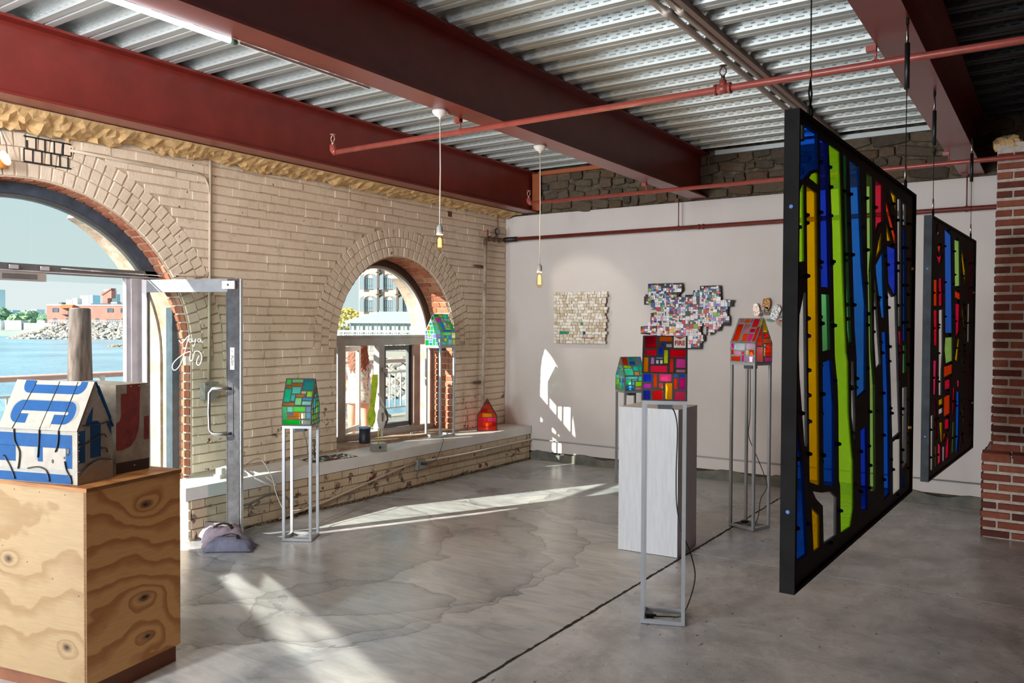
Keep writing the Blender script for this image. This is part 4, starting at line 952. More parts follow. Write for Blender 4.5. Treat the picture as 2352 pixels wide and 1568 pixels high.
cord([(-5.085, 4.53, .89), (-5.07, 4.55, .78), (-5.10, 4.60, .60), (-5.16, 4.66, .42), (-5.15, 4.65, .30), (-5.2, 4.62, .23), (-5.30, 4.6, .20), (-5.42, 4.63, .16), (-5.6, 4.68, .30), (-5.7, 4.72, .42), (-5.9, 4.75, .56), (-6.05, 4.72, .50)], .0035, mat('grey_cord', '5C5A57', .5), 'grey cord running from the green house stand up to the bench')
cord([(-5.95, 4.62, .47), (-5.80, 4.60, .43), (-5.72, 4.70, .36), (-5.74, 4.80, .33), (-5.80, 4.72, .42), (-5.95, 4.68, .455)], .009, mat('white_cord', 'D8D3CB', .4), 'thick white cable loop drooping over the near end of the bench')
cord([(-5.75, 4.35, .24), (-5.74, 4.5, .22), (-5.72, 4.7, .27), (-5.7, 4.86, .23), (-5.70, 4.93, .15), (-5.72, 4.95, .01)], .011, mat('braided_grey', '7A766F', .4, .4, var=.3, scale=90), 'grey armoured cable arching along the foot of the bench')
ps = empty('power_strip', (-5.98, 4.45, .441), R(20), 'white power strip with adapters lying on the near end of the bench', 'power strip')
MB().box((-.03, -.13, 0), (.03, .13, .035)).build('strip', mat('white_plastic', 'E2E0DC'), ps)
for y in (-.08, .0, .08): MB().box((-.028, y-.025, .035), (.028, y+.03, .085)).build('adapter', mat('white_plastic', 'E2E0DC'), ps)
# ================================================================ PLINTHS
def m_ply(name, a, b, tilt, knots=(), dens=7, axis='Y'):
    """rotary cut veneer: bands of early and late wood that flow round the knots (object space)"""
    t = NT(name); tcn = t.n('ShaderNodeTexCoord'); o_ = tcn.outputs['Object']
    sp_ = t.n('ShaderNodeSeparateXYZ'); t.l(o_, sp_.inputs[0]); run = sp_.outputs['Y' if axis == 'Y' else 'X']
    f = t.math('ADD', t.math('MULTIPLY', sp_.outputs['Z'], dens), t.math('MULTIPLY', run, tilt))
    f = t.math('ADD', f, t.math('MULTIPLY', t.noise(2.2, 3, .5, t.mapped((1, 1, 1.4), src=o_)), 3.4))
    dk = None
    for k in knots:
        d = t.n('ShaderNodeVectorMath', operation='DISTANCE'); t.l(t.mapped((1, .75, 1.5), src=o_), d.inputs[0]); d.inputs[1].default_value = (k[0], k[1]*.75, k[2]*1.5)
        dn = d.outputs['Value']
        f = t.math('ADD', f, t.math('MULTIPLY', t.math('POWER', 2.718, t.math('MULTIPLY', dn, -11)), 3.2 if k[2] > .5 else -3.2))
        w_ = t.ramp(t.math('ADD', dn, t.math('MULTIPLY', t.noise(45, 2), .012)), [(.012, .98), (.022, .6), (.05, 0)])
        dk = w_ if dk is None else t.math('MAXIMUM', dk, w_)
    band = t.math('FRACT', f)
    base = t.ramp(band, [(0, a), (.45, a), (.8, b), (.93, b), (1, a)])
    base = t.mix(.45, base, t.ramp(t.noise(26, 5, .7, t.mapped((.25, .25, 4), src=o_)), [(.3, .62), (.65, 1.0)]), 'MULTIPLY')
    if dk is not None: base = t.mix(dk, base, '20100A')
    t.principled(base, .55, 0, t.bump(band, .05, .003), .35); return t.mat
eb1 = Vector((-.98, -.199, 0)); ang_b = math.atan2(.199, .98)
# local x runs along the front towards the right end: origin at the front right corner
pl = empty('plywood_plinth', (-3.68, 1.989, 0), ang_b, 'tall knotty plywood plinth at the left front', 'plinth')
LX, LY, HB = 1.05, .565, 1.0
kn = [(0, .40, .66), (0, .30, .35), (0, .33, .12), (0, .40, .90)]
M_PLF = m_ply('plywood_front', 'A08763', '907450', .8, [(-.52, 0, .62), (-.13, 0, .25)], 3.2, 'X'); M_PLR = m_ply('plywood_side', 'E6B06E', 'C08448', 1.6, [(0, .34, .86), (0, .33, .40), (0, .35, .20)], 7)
M_PLT = m_ply('plywood_top', 'A8703E', '8F5A30', 6); M_PLE = mat('plywood_edge', 'A9814F', .7, var=.5, scale=300, stretch=(.02, .02, 1), col2='5A3A1C')
MB().box((-LX, 0, .085), (-.018, .018, HB-.018)).build('front_panel', M_PLF, pl)
MB().box((-.018, 0, .085), (0, LY, HB-.018)).build('side_panel', M_PLR, pl)
MB().box((-LX, LY-.018, .085), (-.018, LY, HB-.018)).build('back_panel', M_PLF, pl)
MB().box((-LX, .018, .085), (-LX+.018, LY-.018, HB-.018)).build('side_panel', M_PLR, pl)
MB().box((-LX-.004, -.004, HB-.018), (.006, LY+.004, HB)).build('top_panel', M_PLT, pl)
for z in (HB-.0135, HB-.006): MB().box((-LX-.0045, -.0046, z), (.0066, LY+.0046, z+.0022)).build('ply_layer', M_PLE, pl)
MB().box((-.0175, -.0012, .085), (.0012, -.0002, HB-.018)).build('edge_band', M_PLE, pl)
mb = MB(); 
for x in (-.012, -.006): mb.box((x, -.0018, .09), (x+.0025, -.0010, HB-.02))
mb.build('ply_layer', mat('dark_ply_layer', '4A2C14', .7), pl)
MB().box((-LX+.04, .04, 0), (-.012, LY-.02, .085)).build('base_skid', mat('red_brown_skid', '7A4A30', .7, var=.2), pl)
rr = random.Random(2); mb = MB()
for q in range(12): mb.cyl((-.05-q*.085, -.0008, HB-.04 if q % 2 else .5+.03*q), (-.05-q*.085, .002, HB-.04 if q % 2 else .5+.03*q), .003, 6)
mb.build('nail_heads', M_BLACK, pl)
wp_ = empty('white_plinth', (-2.862, 5.765, 0), R(3.5), 'white wood-grained plinth standing behind the FIRE house stand', 'plinth')
M_WPL = mat('white_washed_wood', 'C9CDD2', .5, var=.10, scale=10, stretch=(6, 6, .5), bump=.12, bscale=60)
for nm, a, b in (('front_panel', (0, 0, .004), (.482, .012, 1.115)), ('side_panel', (.470, .012, .004), (.482, .458, 1.115)), ('side_panel', (0, .012, .004), (.012, .458, 1.115)), ('back_panel', (.012, .446, .004), (.470, .458, 1.115)), ('top_panel', (-.001, -.001, 1.115), (.483, .459, 1.127))):
    MB().box(a, b).build(nm, M_WPL, wp_)
# ================================================================ BLUE PAINTED METAL HOUSE
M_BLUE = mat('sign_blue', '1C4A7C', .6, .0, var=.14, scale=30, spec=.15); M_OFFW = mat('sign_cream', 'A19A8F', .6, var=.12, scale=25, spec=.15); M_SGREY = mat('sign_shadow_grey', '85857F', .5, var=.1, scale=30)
M_TAR = mat('black_tar_line', '17181A', .35, var=.1)
hA = math.atan2(2.004-1.869, -3.783+4.232)
hb = empty('sign_metal_house', (-3.783, 2.004, HB+.001), hA, 'house cut from a blue and white lettered metal sign on the plywood plinth', 'metal house')
HL, HD, HE, HRg = .47, .215, .25, .475
MB().prism([(-HL, 0, 0), (0, 0, 0), (0, 0, HE), (-HL, 0, HE)], (0, .004, 0)).build('front_wall', M_OFFW, hb)
MB().prism([(-HL, HD, 0), (0, HD, 0), (0, HD, HE), (-HL, HD, HE)], (0, -.004, 0)).build('rear_wall', M_OFFW, hb)
for x, nm in ((0, 'right_gable'), (-HL, 'left_gable')): MB().prism([(x, .004, 0), (x, HD-.004, 0), (x, HD-.004, HE), (x, HD/2, HRg-.004), (x, .004, HE)], (-.004 if x == 0 else .004, 0, 0)).build(nm, M_OFFW, hb)
roF = Vector((0, HD/2, HRg-HE)); RLn = roF.length; MRF = frame3((-HL-.002, -.003, HE), (1, 0, 0), roF)
MB().prism([MRF @ Vector(p) for p in ((0, 0, 0), (HL+.005, 0, 0), (HL+.005, RLn, 0), (0, RLn, 0))], MRF.to_3x3() @ Vector((0, 0, .004))).build('front_roof', M_OFFW, hb)
MRB = frame3((.003, HD+.003, HE), (-1, 0, 0), (0, -roF.y, roF.z))
MB().prism([MRB @ Vector(p) for p in ((0, 0, 0), (HL+.005, 0, 0), (HL+.005, RLn, 0), (0, RLn, 0))], MRB.to_3x3() @ Vector((0, 0, .004))).build('rear_roof', M_BLUE, hb)
def paint(parent, M, shapes, name='painted_letter'):
    for mt, pts, lift in shapes:
        g = MB(); g.prism([M @ Vector((x, y, lift)) for x, y in pts], M.to_3x3() @ Vector((0, 0, .0004))); g.build(name, mt, parent)
kids = {c.name.split('.')[0]: c for c in hb.children}
def rrect(x0, y0, x1, y1, r_, corners='tl tr bl br', n=7):
    out = []
    for nm, cx, cy2, a0 in (('br', x1-r_, y0+r_, -90), ('tr', x1-r_, y1-r_, 0), ('tl', x0+r_, y1-r_, 90), ('bl', x0+r_, y0+r_, 180)):
        if nm in corners: out += [(cx+r_*math.cos(R(a0+90*i/n)), cy2+r_*math.sin(R(a0+90*i/n))) for i in range(n+1)]
        else: out.append({'br': (x1, y0), 'tr': (x1, y1), 'tl': (x0, y1), 'bl': (x0, y0)}[nm])
    return out
W0 = HL+.005
# big rounded letter across the roof: hooked form with two returns, and the base of the letter above
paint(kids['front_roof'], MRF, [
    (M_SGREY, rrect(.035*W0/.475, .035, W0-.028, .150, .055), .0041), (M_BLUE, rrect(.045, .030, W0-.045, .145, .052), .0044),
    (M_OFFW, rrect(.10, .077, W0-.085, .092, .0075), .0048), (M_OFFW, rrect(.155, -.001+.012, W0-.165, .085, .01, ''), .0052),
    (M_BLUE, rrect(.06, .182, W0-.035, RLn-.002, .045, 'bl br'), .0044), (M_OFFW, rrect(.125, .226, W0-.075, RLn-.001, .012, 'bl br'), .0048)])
MFW = frame3((-HL, 0, 0), (1, 0, 0), (0, 0, 1)); MFW = MFW @ Matrix.Diagonal((1, 1, 1, 1))
# front wall normal is -y, lift therefore along ux x uy = -y
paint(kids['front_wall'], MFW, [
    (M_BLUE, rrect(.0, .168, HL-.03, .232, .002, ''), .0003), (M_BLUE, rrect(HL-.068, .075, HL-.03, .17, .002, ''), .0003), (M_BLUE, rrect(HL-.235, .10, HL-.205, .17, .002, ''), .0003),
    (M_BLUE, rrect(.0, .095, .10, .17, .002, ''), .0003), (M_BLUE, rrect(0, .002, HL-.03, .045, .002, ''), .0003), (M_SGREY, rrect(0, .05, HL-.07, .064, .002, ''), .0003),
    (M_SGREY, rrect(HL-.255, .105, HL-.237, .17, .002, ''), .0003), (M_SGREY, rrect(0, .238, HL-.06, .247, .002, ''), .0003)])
MRG = frame3((0, 0, 0), (0, 1, 0), (0, 0, 1))
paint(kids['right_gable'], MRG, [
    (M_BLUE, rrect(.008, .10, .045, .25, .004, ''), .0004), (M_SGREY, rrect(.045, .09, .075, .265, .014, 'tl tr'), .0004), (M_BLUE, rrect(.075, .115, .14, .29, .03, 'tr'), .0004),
    (M_BLUE, [(.045, .272), (.066, .27), (.088, .292), (.094, .36), (.06, .31)], .0004), (M_BLUE, [(.12, .43), (.205, .27), (.207, .30), (.13, .46)], .0004), (M_BLUE, [(.175, .27), (.206, .21), (.206, .26), (.19, .29)], .0004)])
mb = MB()
for z in (.06, .11, .16, .20, .235): mb.cyl((0, .007, z), (.003, .007, z), .003, 6); mb.cyl((0, HD-.007, z), (.003, HD-.007, z), .003, 6)
for f in (.2, .45, .7): mb.cyl((0, HD/2*f+.008, HE+(HRg-HE)*f-.01), (.003, HD/2*f+.008, HE+(HRg-HE)*f-.01), .003, 6); mb.cyl((0, HD-HD/2*f-.008, HE+(HRg-HE)*f-.01), (.003, HD-HD/2*f-.008, HE+(HRg-HE)*f-.01), .003, 6)
mb.build('rivets', mat('zinc_rivet', 'C9C9C6', .35, .7, var=0), hb)
# tar drips
def drip(M, pts, r_, par):
    g = MB(); P = [M @ Vector((x, y, .0055)) for x, y in ((v.x, v.y) for v in smoothpts(pts))]; g.tube(P, r_, 6); g.build('tar_drip', M_TAR, par)
for x0_, x1_ in ((.13, .09), (.27, .255), (.38, .37)): drip(MRF, [(x0_, RLn-.005), ((x0_+x1_)/2, RLn*.5), (x1_, .0)], .0022, hb)
for pts in ([(.095, .25), (.10, .19), (.13, .14), (.12, .06)], [(.25, .25), (.245, .18), (.24, .12)], [(.365, .25), (.36, .19), (.345, .15)], [(.18, .065), (.24, .075), (.29, .06), (.31, .01)], [(.40, .11), (.41, .07), (.435, .03), (.44, .005)], [(.03, .12), (.07, .07), (.10, .01)]): drip(MFW, pts, .0036, hb)
for pts in ([(.003, .045), (.06, .085), (.13, .105), (.205, .09)], [(.003, .175), (.08, .20), (.15, .22), (.17, .205)], [(.03, .275), (.12, .27), (.205, .285)], [(.14, .155), (.17, .15), (.175, .13)]): drip(MRG, pts, .0034, hb)
mb = MB()
for c, s_ in (((.415, .155), .013), ((.325, .105), .007), ((.395, .125), .005)): 
    q = MFW @ Vector((c[0], c[1], .002)); mb.blob(q, s_, (.9, .25, 1.5), 1, .1)
mb.build('tar_spots', M_TAR, hb)
# red lettered metal box behind
rbx = empty('sign_metal_box', (-3.905, 2.262, HB+.001), hA+R(-6), 'weathered grey and red lettered metal box behind the blue house', 'metal box')
M_RUSTG = mat('weathered_grey_sign', 'A8A193', .65, var=.35, scale=14, col2='857A68'); M_SRED = mat('weathered_red_sign', '8E2F2A', .55, var=.35, scale=22, col2='6A1F1C'); M_DKB = mat('dark_brown_band', '2E1A16', .5)
for nm, a, b in (('side_panel', (-.004, 0, 0), (0, .205, .447)), ('front_panel', (-.40, 0, 0), (-.004, .004, .447)), ('back_panel', (-.40, .201, 0), (-.004, .205, .447)), ('top_panel', (-.40, .004, .443), (-.004, .201, .447))): MB().box(a, b).build(nm, M_RUSTG, rbx)
MRX = frame3((0, 0, 0), (0, 1, 0), (0, 0, 1)); sp_ = [c for c in rbx.children if c.name.startswith('side_panel')][0]
paint(sp_, MRX, [(M_SRED, [(.03, .40), (.065, .40), (.066, .445), (.148, .445), (.143, .26), (.138, .21), (.12, .165), (.085, .13), (.04, .118), (.0, .12), (.0, .255), (.022, .265), (.03, .29)], .0004), (M_SRED, rrect(.172, .155, .205, .275, .002, ''), .0004), (M_DKB, rrect(0, .0, .205, .055, .002, ''), .0005)])
mb = MB()
for y, z in ((.035, .43), (.09, .435), (.14, .435), (.195, .435), (.11, .03)): mb.cyl((0, y, z), (.003, y, z), .0035, 6)
mb.build('rivets', mat('zinc_rivet', 'C9C9C6'), rbx)
# ================================================================ SANDBAGS AT THE DOOR FOOT
def sandbag(c, rz, sz, m_, label, tilt=0, seed=1):
    t = empty('sandbag', c, 0, label, 'sandbag', 'sandbags'); t.rotation_euler = (tilt, 0, rz)
    g = MB(); n, mm_ = 25, 17; top = []; bot = []
    def ns(x, y): return math.sin(x*5+seed)*math.sin(y*4-seed*1.3)*.5+math.sin(x*11-y*7+seed*2)*.28+math.sin(x*19+y*15)*.14
    for j in range(mm_):
        for i in range(n):
            x, y = -1+2*i/(n-1), -1+2*j/(mm_-1)
            e_ = max(0, (1-abs(x)**3)*(1-abs(y)**2.4))**.6
            px = x*sz[0]*(1-.10*(1-abs(y)**2))*(1+.05*math.sin(y*9+seed)); py = y*sz[1]*(1-.16*(1-abs(x)**2)*.3)*(1+.16*abs(x)**3)
            zc_ = sz[2]*.30
            top.append((px, py, max(.012, zc_*min(1, e_*2)+sz[2]*.72*e_*(1+.22*ns(x, y))+.008*math.sin(x*30+y*12)*(1-e_))))
            bot.append((px, py, max(0, zc_*(1-min(1, e_*2.2))*.5)))
    N = n*mm_; fs = [(j*n+i, j*n+i+1, (j+1)*n+i+1, (j+1)*n+i) for j in range(mm_-1) for i in range(n-1)]
    g.add(top+bot, fs+[tuple(q+N for q in f[::-1]) for f in fs], 0, True)
    g.build('bag', m_, t)
    z_ = sz[2]*1.0
    sb_ = MB(); P_ = [(-.07, -.02, z_*.92), (-.05, .0, z_*1.12), (.0, .01, z_*1.2), (.05, .0, z_*1.12), (.07, -.03, z_*.9)]
    for a_, b_ in zip(P_, P_[1:]): sb_.bar(a_, b_, .028, .004)
    sb_.build('strap', M_BLACK, t); return t
M_BAG1 = mat('mauve_canvas', '8C7F8A', .85, var=.2, scale=18, bump=.4, bscale=60); M_BAG2 = mat('navy_grey_canvas', '5F6072', .8, var=.3, scale=14, bump=.4, bscale=60)
sandbag((-5.50, 4.06, .04), R(62), (.17, .11, .12), M_BAG1, 'mauve canvas sandbag leaning against the foot of the glass door', R(14), 2)
sandbag((-5.33, 4.01, .0), R(38), (.195, .085, .105), M_BAG2, 'dark blue-grey sandbag lying in front of the mauve one', 0, 5)
# ================================================================ THINGS ON THE BENCH
ZB = .441
gs = empty('metal_guitar_sculpture', (-5.90, 6.27, ZB), R(60), 'lime green and grey cut metal guitar sculpture on a steel block', 'sculpture')
bk = MB(); bk.box((-.075, -.06, 0), (.075, .06, .085)); bo = bk.build('steel_block', mat('raw_steel_block', '8C8C86', .45, .5, var=.3, scale=18), gs)
MB().cyl((-.0, -.061, .045), (-.0, -.0595, .045), .014, 12).build('drilled_hole', M_BLACK, bo); MB().cyl((.0745, .0, .05), (.076, .0, .05), .010, 12).build('drilled_hole', M_BLACK, bo)
M_LIME = mat('lime_paint', 'A3B82A', .45, var=.25, scale=20, col2='7C8E1E'); M_GREYM = mat('grey_sheet_metal', 'B7B0A8', .5, .3, var=.25, scale=18); M_OLM = mat('dark_olive_metal', '5C5246', .55, .2, var=.3)
MB().tube([(0, 0, .085), (0, 0, .24)], .006, 8).build('rod', M_LIME, gs)
def shape(pts, m_, y, th=.006, name='sheet'):
    MB().prism([(x, y, z) for x, z in pts], (0, th, 0)).build(name, m_, gs)
shape([(-.055, .80), (.0, .80), (-.0, .70), (-.028, .50), (-.035, .44), (-.02, .38), (-.03, .30), (-.06, .245), (-.10, .28), (-.115, .36), (-.10, .43), (-.085, .46), (-.075, .60), (-.07, .72)], M_LIME, .02)
shape([(.02, .48), (.05, .44), (.075, .36), (.065, .28), (.03, .22), (-.005, .25), (-.02, .33), (-.01, .42)], M_GREYM, -.02, .008)
shape([(.07, .46), (.10, .40), (.11, .32), (.08, .25), (.06, .23), (.09, .33)], M_OLM, .0, .006)
shape([(.0, .60), (.012, .61), (.12, .38), (.15, .37), (.15, .33), (.10, .36)], M_GREYM, .03, .006, 'strut')
shape([(.028, .40), (.045, .40), (.042, .31), (.03, .31)], M_OLM, -.028, .004, 'inlay')
shape([(.03, .22), (.055, .22), (.05, .13), (.035, .13)], M_GREYM, .01, .006, 'tab')
cu = empty('tin_can', (-6.26, 6.44, ZB+.034), 0, 'dark tin can with a blue rim lid on the window sill', 'can')
MB().lathe([(0, 0), (.058, 0), (.062, .01), (.060, .16), (0, .16)], n=24).build('can_body', mat('dark_speckled_tin', '2C2C36', .5, .3, var=.4, scale=60), cu)
MB().lathe([(.056, .160), (.066, .160), (.067, .172), (.058, .178), (0, .176)], n=24).build('lid', mat('blue_lid', '5B88A8', .4), cu)
ea = empty('wire_easel', (-6.03, 5.50, ZB), R(40), 'small dark metal tabletop easel on the bench', 'easel')
mb = MB()
for a, b in (((-.05, 0, 0), (-.01, .0, .2)), ((.05, 0, 0), (.01, 0, .2)), ((0, .08, 0), (0, 0, .2)), ((-.05, -.01, .06), (.05, -.01, .06)), ((-.045, 0, .03), (.035, .0, .12)), ((.045, 0, .03), (-.035, .0, .12))): mb.bar(a, b, .008)
mb.build('easel_frame', mat('dark_bronze_wire', '3C332C', .5, .5), ea); MB().box((-.06, -.03, .06), (.06, .0, .066)).build('easel_shelf', mat('dark_bronze_wire', '3C332C'), ea)
# mosaic offcut scraps lying flat on the bench
rg = random.Random(31); SC = ['E8E2D8', '2A2A30', 'C03A4A', 'D8CFC6', '4A4E58', '3E6E74', 'EDE8E0', '6A4A50']
scr = empty('mosaic_scraps', (-5.98, 5.65, ZB), R(82), 'loose sheet of small dark and pale mosaic pieces lying on the bench', 'mosaic')
MB().box((-.26, -.13, 0), (.26, .13, .003)).build('backing_sheet', mat('dark_scrap_net', '33302E', .8), scr)
um = {c: MB().box((-.5, -.5, 0), (.5, .5, 1)).mesh('scrap', mat('scrap_'+c, c, .4, var=.05)) for c in SC}
for i in range(13):
    for j in range(9):
        if rg.random() < .2: continue
        o = obj('mosaic_piece', um[rg.choice(SC)], scr); o.location = (-.24+i*.04+rg.uniform(-.006, .006), -.115+j*.028+rg.uniform(-.005, .005), .003); o.scale = (rg.uniform(.016, .034), rg.uniform(.010, .022), rg.uniform(.002, .006)); o.rotation_euler = (0, 0, rg.uniform(-.25, .25))
wt = empty('window_stay_parts', (-6.36, 7.36, ZB+.036), R(80), 'small loose metal window fittings lying on the sill', 'fittings')
for k in range(5):
    MB().bar((-.06+k*.025, -.02, .006), (-.02+k*.03, .03, .012), .012, .01).build('fitting', M_ALUL, wt)
# ================================================================ BRICK PILLAR
bpz = empty('brick_pillar', (-.47, 7.94, 0), 0, 'red brick pillar with a wider brick foot at the right edge', 'pillar')
MB().box((.016, .016, 0), (1.3, 1.1, 3.30)).build('mortar_core', M_MORTAR, bpz); MB().box((-.046, -.046, 0), (1.3, 1.1, .70)).build('mortar_foot', M_MORTAR, bpz)
rp_ = random.Random(6); L_ = []
def pier(x0, y0, zb, zt, x1=1.2, depth=1.1):
    z = zb; row = 0
    while z < zt-.04:
        lean = .02*(z/3.2)
        x = x0+lean; first = .105 if row % 2 else .205
        while x < x0+x1-.05:
            l = first if x < x0+lean+.001 else .205*rp_.uniform(.96, 1.04)
            L_.append(bmx((x+l/2, y0+.012+rp_.uniform(-.003, .003), z+.033), (1, 0, 0), (0, 0, 1), l-.0, .058*rp_.uniform(.95, 1.05), .036)); x += l+.016
        y = y0+.03; first = .205 if row % 2 else .105
        while y < y0+depth-.1:
            l = first if y < y0+.031 else .205
            L_.append(bmx((x0+lean+.012+rp_.uniform(-.003, .003), y+l/2, z+.033), (0, -1, 0), (0, 0, 1), l, .058, .036)); y += l+.016
        z += .0785; row += 1
pier(-.06, -.06, .003, .70); pier(0, 0, .72, 3.26)
me = UB.mesh('brick', M_RED); L_.sort(key=lambda M: (M.translation+Vector((-.47, 7.94, 0))-Vector((0, 0, 1.75))).length)
L_ = [M for M in L_ if M.translation.x < .75]
for M in L_[:300]: o = obj('brick', me, bpz); o.matrix_local = M
mb = MB()
for M in L_[300:]: mb.add([M @ Vector(v) for v in UB.v], UB.f)
if L_[300:]: tag(mb.build('brickwork', M_RED, bpz), kind='stuff')
for i in range(6): o = obj('sloped_brick', me, bpz); o.matrix_local = bmx((.042+i*.215, -.03, .705), (1, 0, 0), (0, .96, .28), .20, .085, .03)
gp_ = MB()
for i in range(5): gp_.blob((-.02+i*.03, .03, 3.30+.02*(i % 2)), .06, (1, 1, 1), 2, .25)
tag(gp_.build('wadded_paper', M_KRAFT), 'wad of brown paper stuffed above the brick pillar', 'paper'); bpy.data.objects['wadded_paper'].location = (-.42, 7.98, 0)
# ================================================================ WALL ART
wa = empty('pale_mosaic_panel', (-5.05, YF-.075, 1.855), 0, 'square pale translucent tile mosaic in the spot light on the white wall', 'wall art')
MB().box((-.365, .03, -.315), (.365, .036, .315)).build('mount_board', mat('net_backing', 'B5A58F', .7), wa)
for x in (-.33, .33): MB().cyl((x, .036, .29), (x, .07, .29), .008, 8).build('standoff', M_STEEL, wa)
rg = random.Random(17); WC = ['E2DACD', 'D8CDBB', 'EAE4DA', 'CFC2AA', 'E4DDD2', 'C4B396']
um = {c: MB().box((-.5, -.5, -.5), (.5, .5, .5)).mesh('tile', mat('pale_tile_'+c, c, .25, var=.15, scale=60, bump=.5, bscale=80)) for c in WC}
um['t'] = MB().box((-.5, -.5, -.5), (.5, .5, .5)).mesh('tile', stained('aqua_tile', '5FC4B4', .2)); um['b'] = MB().box((-.5, -.5, -.5), (.5, .5, .5)).mesh('tile', stained('blue_tile', '2E7FA8', .2))
for j in range(17):
    x = -.372
    while x < .365:
        l = rg.uniform(.034, .058); i = int((x+.372)/.046)
        k = 't' if (j, i) in ((6, 8), (3, 2), (3, 3)) else 'b' if (j, i) == (3, 9) else rg.choice(WC)
        o = obj('tile', um[k], wa); o.location = (x+l/2, .018+rg.uniform(-.004, .004), -.315+.0385*j+.019+rg.uniform(-.003, .003)); o.scale = (l-.004, rg.uniform(.010, .022), .034+rg.uniform(-.003, .004)); o.rotation_euler = (rg.uniform(-.1, .1), rg.uniform(-.05, .05), rg.uniform(-.12, .12))
        x += l
MB().bar((.05, .0, -.245), (.22, .0, -.245), .006, .008).build('red_strip', mat('red_thread', '8C2A2A', .5), wa)
# colourful mosaic with stepped outline
OUT = [tuple(map(float, q.split(','))) for q in "-4.10,2.27 -3.67,2.27 -3.66,2.18 -3.71,2.13 -3.69,2.10 -3.63,2.09 -3.63,2.13 -3.53,2.13 -3.53,2.18 -3.45,2.18 -3.45,2.23 -3.21,2.23 -3.20,2.07 -3.05,2.06 -3.07,2.01 -3.06,1.99 -3.12,1.98 -3.12,1.90 -3.10,1.87 -3.10,1.77 -3.19,1.77 -3.21,1.71 -3.28,1.71 -3.29,1.67 -3.37,1.66 -3.37,1.77 -3.43,1.77 -3.44,1.68 -3.39,1.67 -3.39,1.59 -3.43,1.58 -3.43,1.50 -3.80,1.49 -3.81,1.58 -4.05,1.58 -4.06,1.66 -4.19,1.67 -4.19,1.76 -4.07,1.77 -4.06,1.92 -3.97,1.93 -3.97,1.96 -4.06,1.96 -4.06,2.02 -4.15,2.02 -4.15,2.12 -4.10,2.12".split()]
XO, ZO = -3.62, 1.88
cm = empty('colour_mosaic', (XO, YF-.075, ZO), 0, 'large stepped mosaic of white and coloured rectangles on the white wall', 'wall art')
poly = [(x-XO, z-ZO) for x, z in OUT]
MB().prism([(x, 0, z) for x, z in poly], (0, .012, 0)).build('backing', mat('black_grout', '26242A', .7), cm)
MB().cbox((0, .042, 0), (.3, .06, .3)).build('wall_batten', M_BLACK, cm)
def inp(x, z):
    c = False
    for i in range(len(poly)):
        (x0, z0), (x1, z1) = poly[i-1], poly[i]
        if (z0 > z) != (z1 > z) and x < (x1-x0)*(z-z0)/(z1-z0)+x0: c = not c
    return c
rg = random.Random(23)
WHT = ['E6E3E4', 'DEDADC', 'F0EDEC', 'D9D4DA']; TOPC = ['14324E', '10141E', '2F6E7C', '8FB9C2', '7C86BE', '1D4E9A', '3A1A2A', '8E1F34', 'E0564E', '2E6B45', '7FA83E', '6A3E86']
BOTC = ['C8345A', 'E87A96', 'B8283C', '2E6B3E', 'E8B96A', '8E5AA8', 'E4563A', '2D5A96', 'D88AB0', 'F0C880']
tiles = []
def sp(x0, z0, x1, z1, d=0):
    w_, h_ = x1-x0, z1-z0
    if max(w_, h_) < .034 or (max(w_, h_) < .062 and rg.random() < .35):
        if sum(inp(a, b) for a, b in ((x0+.003, z0+.003), (x1-.003, z0+.003), (x1-.003, z1-.003), (x0+.003, z1-.003))) > 2: tiles.append((x0, z0, x1, z1))
        return
    k = rg.uniform(.34, .66)
    if w_ > h_*rg.uniform(.6, 1.6): sp(x0, z0, x0+w_*k, z1, d+1); sp(x0+w_*k, z0, x1, z1, d+1)
    else: sp(x0, z0, x1, z0+h_*k, d+1); sp(x0, z0+h_*k, x1, z1, d+1)
sp(-.60, -.40, .60, .40)
tiles.sort(key=lambda q: -(q[2]-q[0])*(q[3]-q[1])); tm = {}
rest = MB(); rmats = []; ridx = {}
for n_, (x0, z0, x1, z1) in enumerate(tiles):
    zc_ = (z0+z1)/2; pc = (.62 if zc_ > .04 else .46)
    c = rg.choice(TOPC if rg.random() < .5+zc_*2 else BOTC) if rg.random() < pc else rg.choice(WHT)
    mt = mat('mosaic_'+c, c, .3, var=.05, scale=40)
    if n_ < 300:
        if c not in tm: tm[c] = MB().box((-.5, -.5, -.5), (.5, .5, .5)).mesh('mosaic_tile', mt)
        o = obj('mosaic_tile', tm[c], cm); o.location = ((x0+x1)/2, -.002, zc_); o.scale = (x1-x0-.0026, .006+rg.uniform(0, .003), z1-z0-.0026)
    else:
        if c not in ridx: ridx[c] = len(rmats); rmats.append(mt)
        rest.box((x0+.0013, -.005, z0+.0013), (x1-.0013, .001, z1-.0013), ridx[c])
if rest.v: tag(rest.build('small_tiles', rmats, cm), kind='stuff')
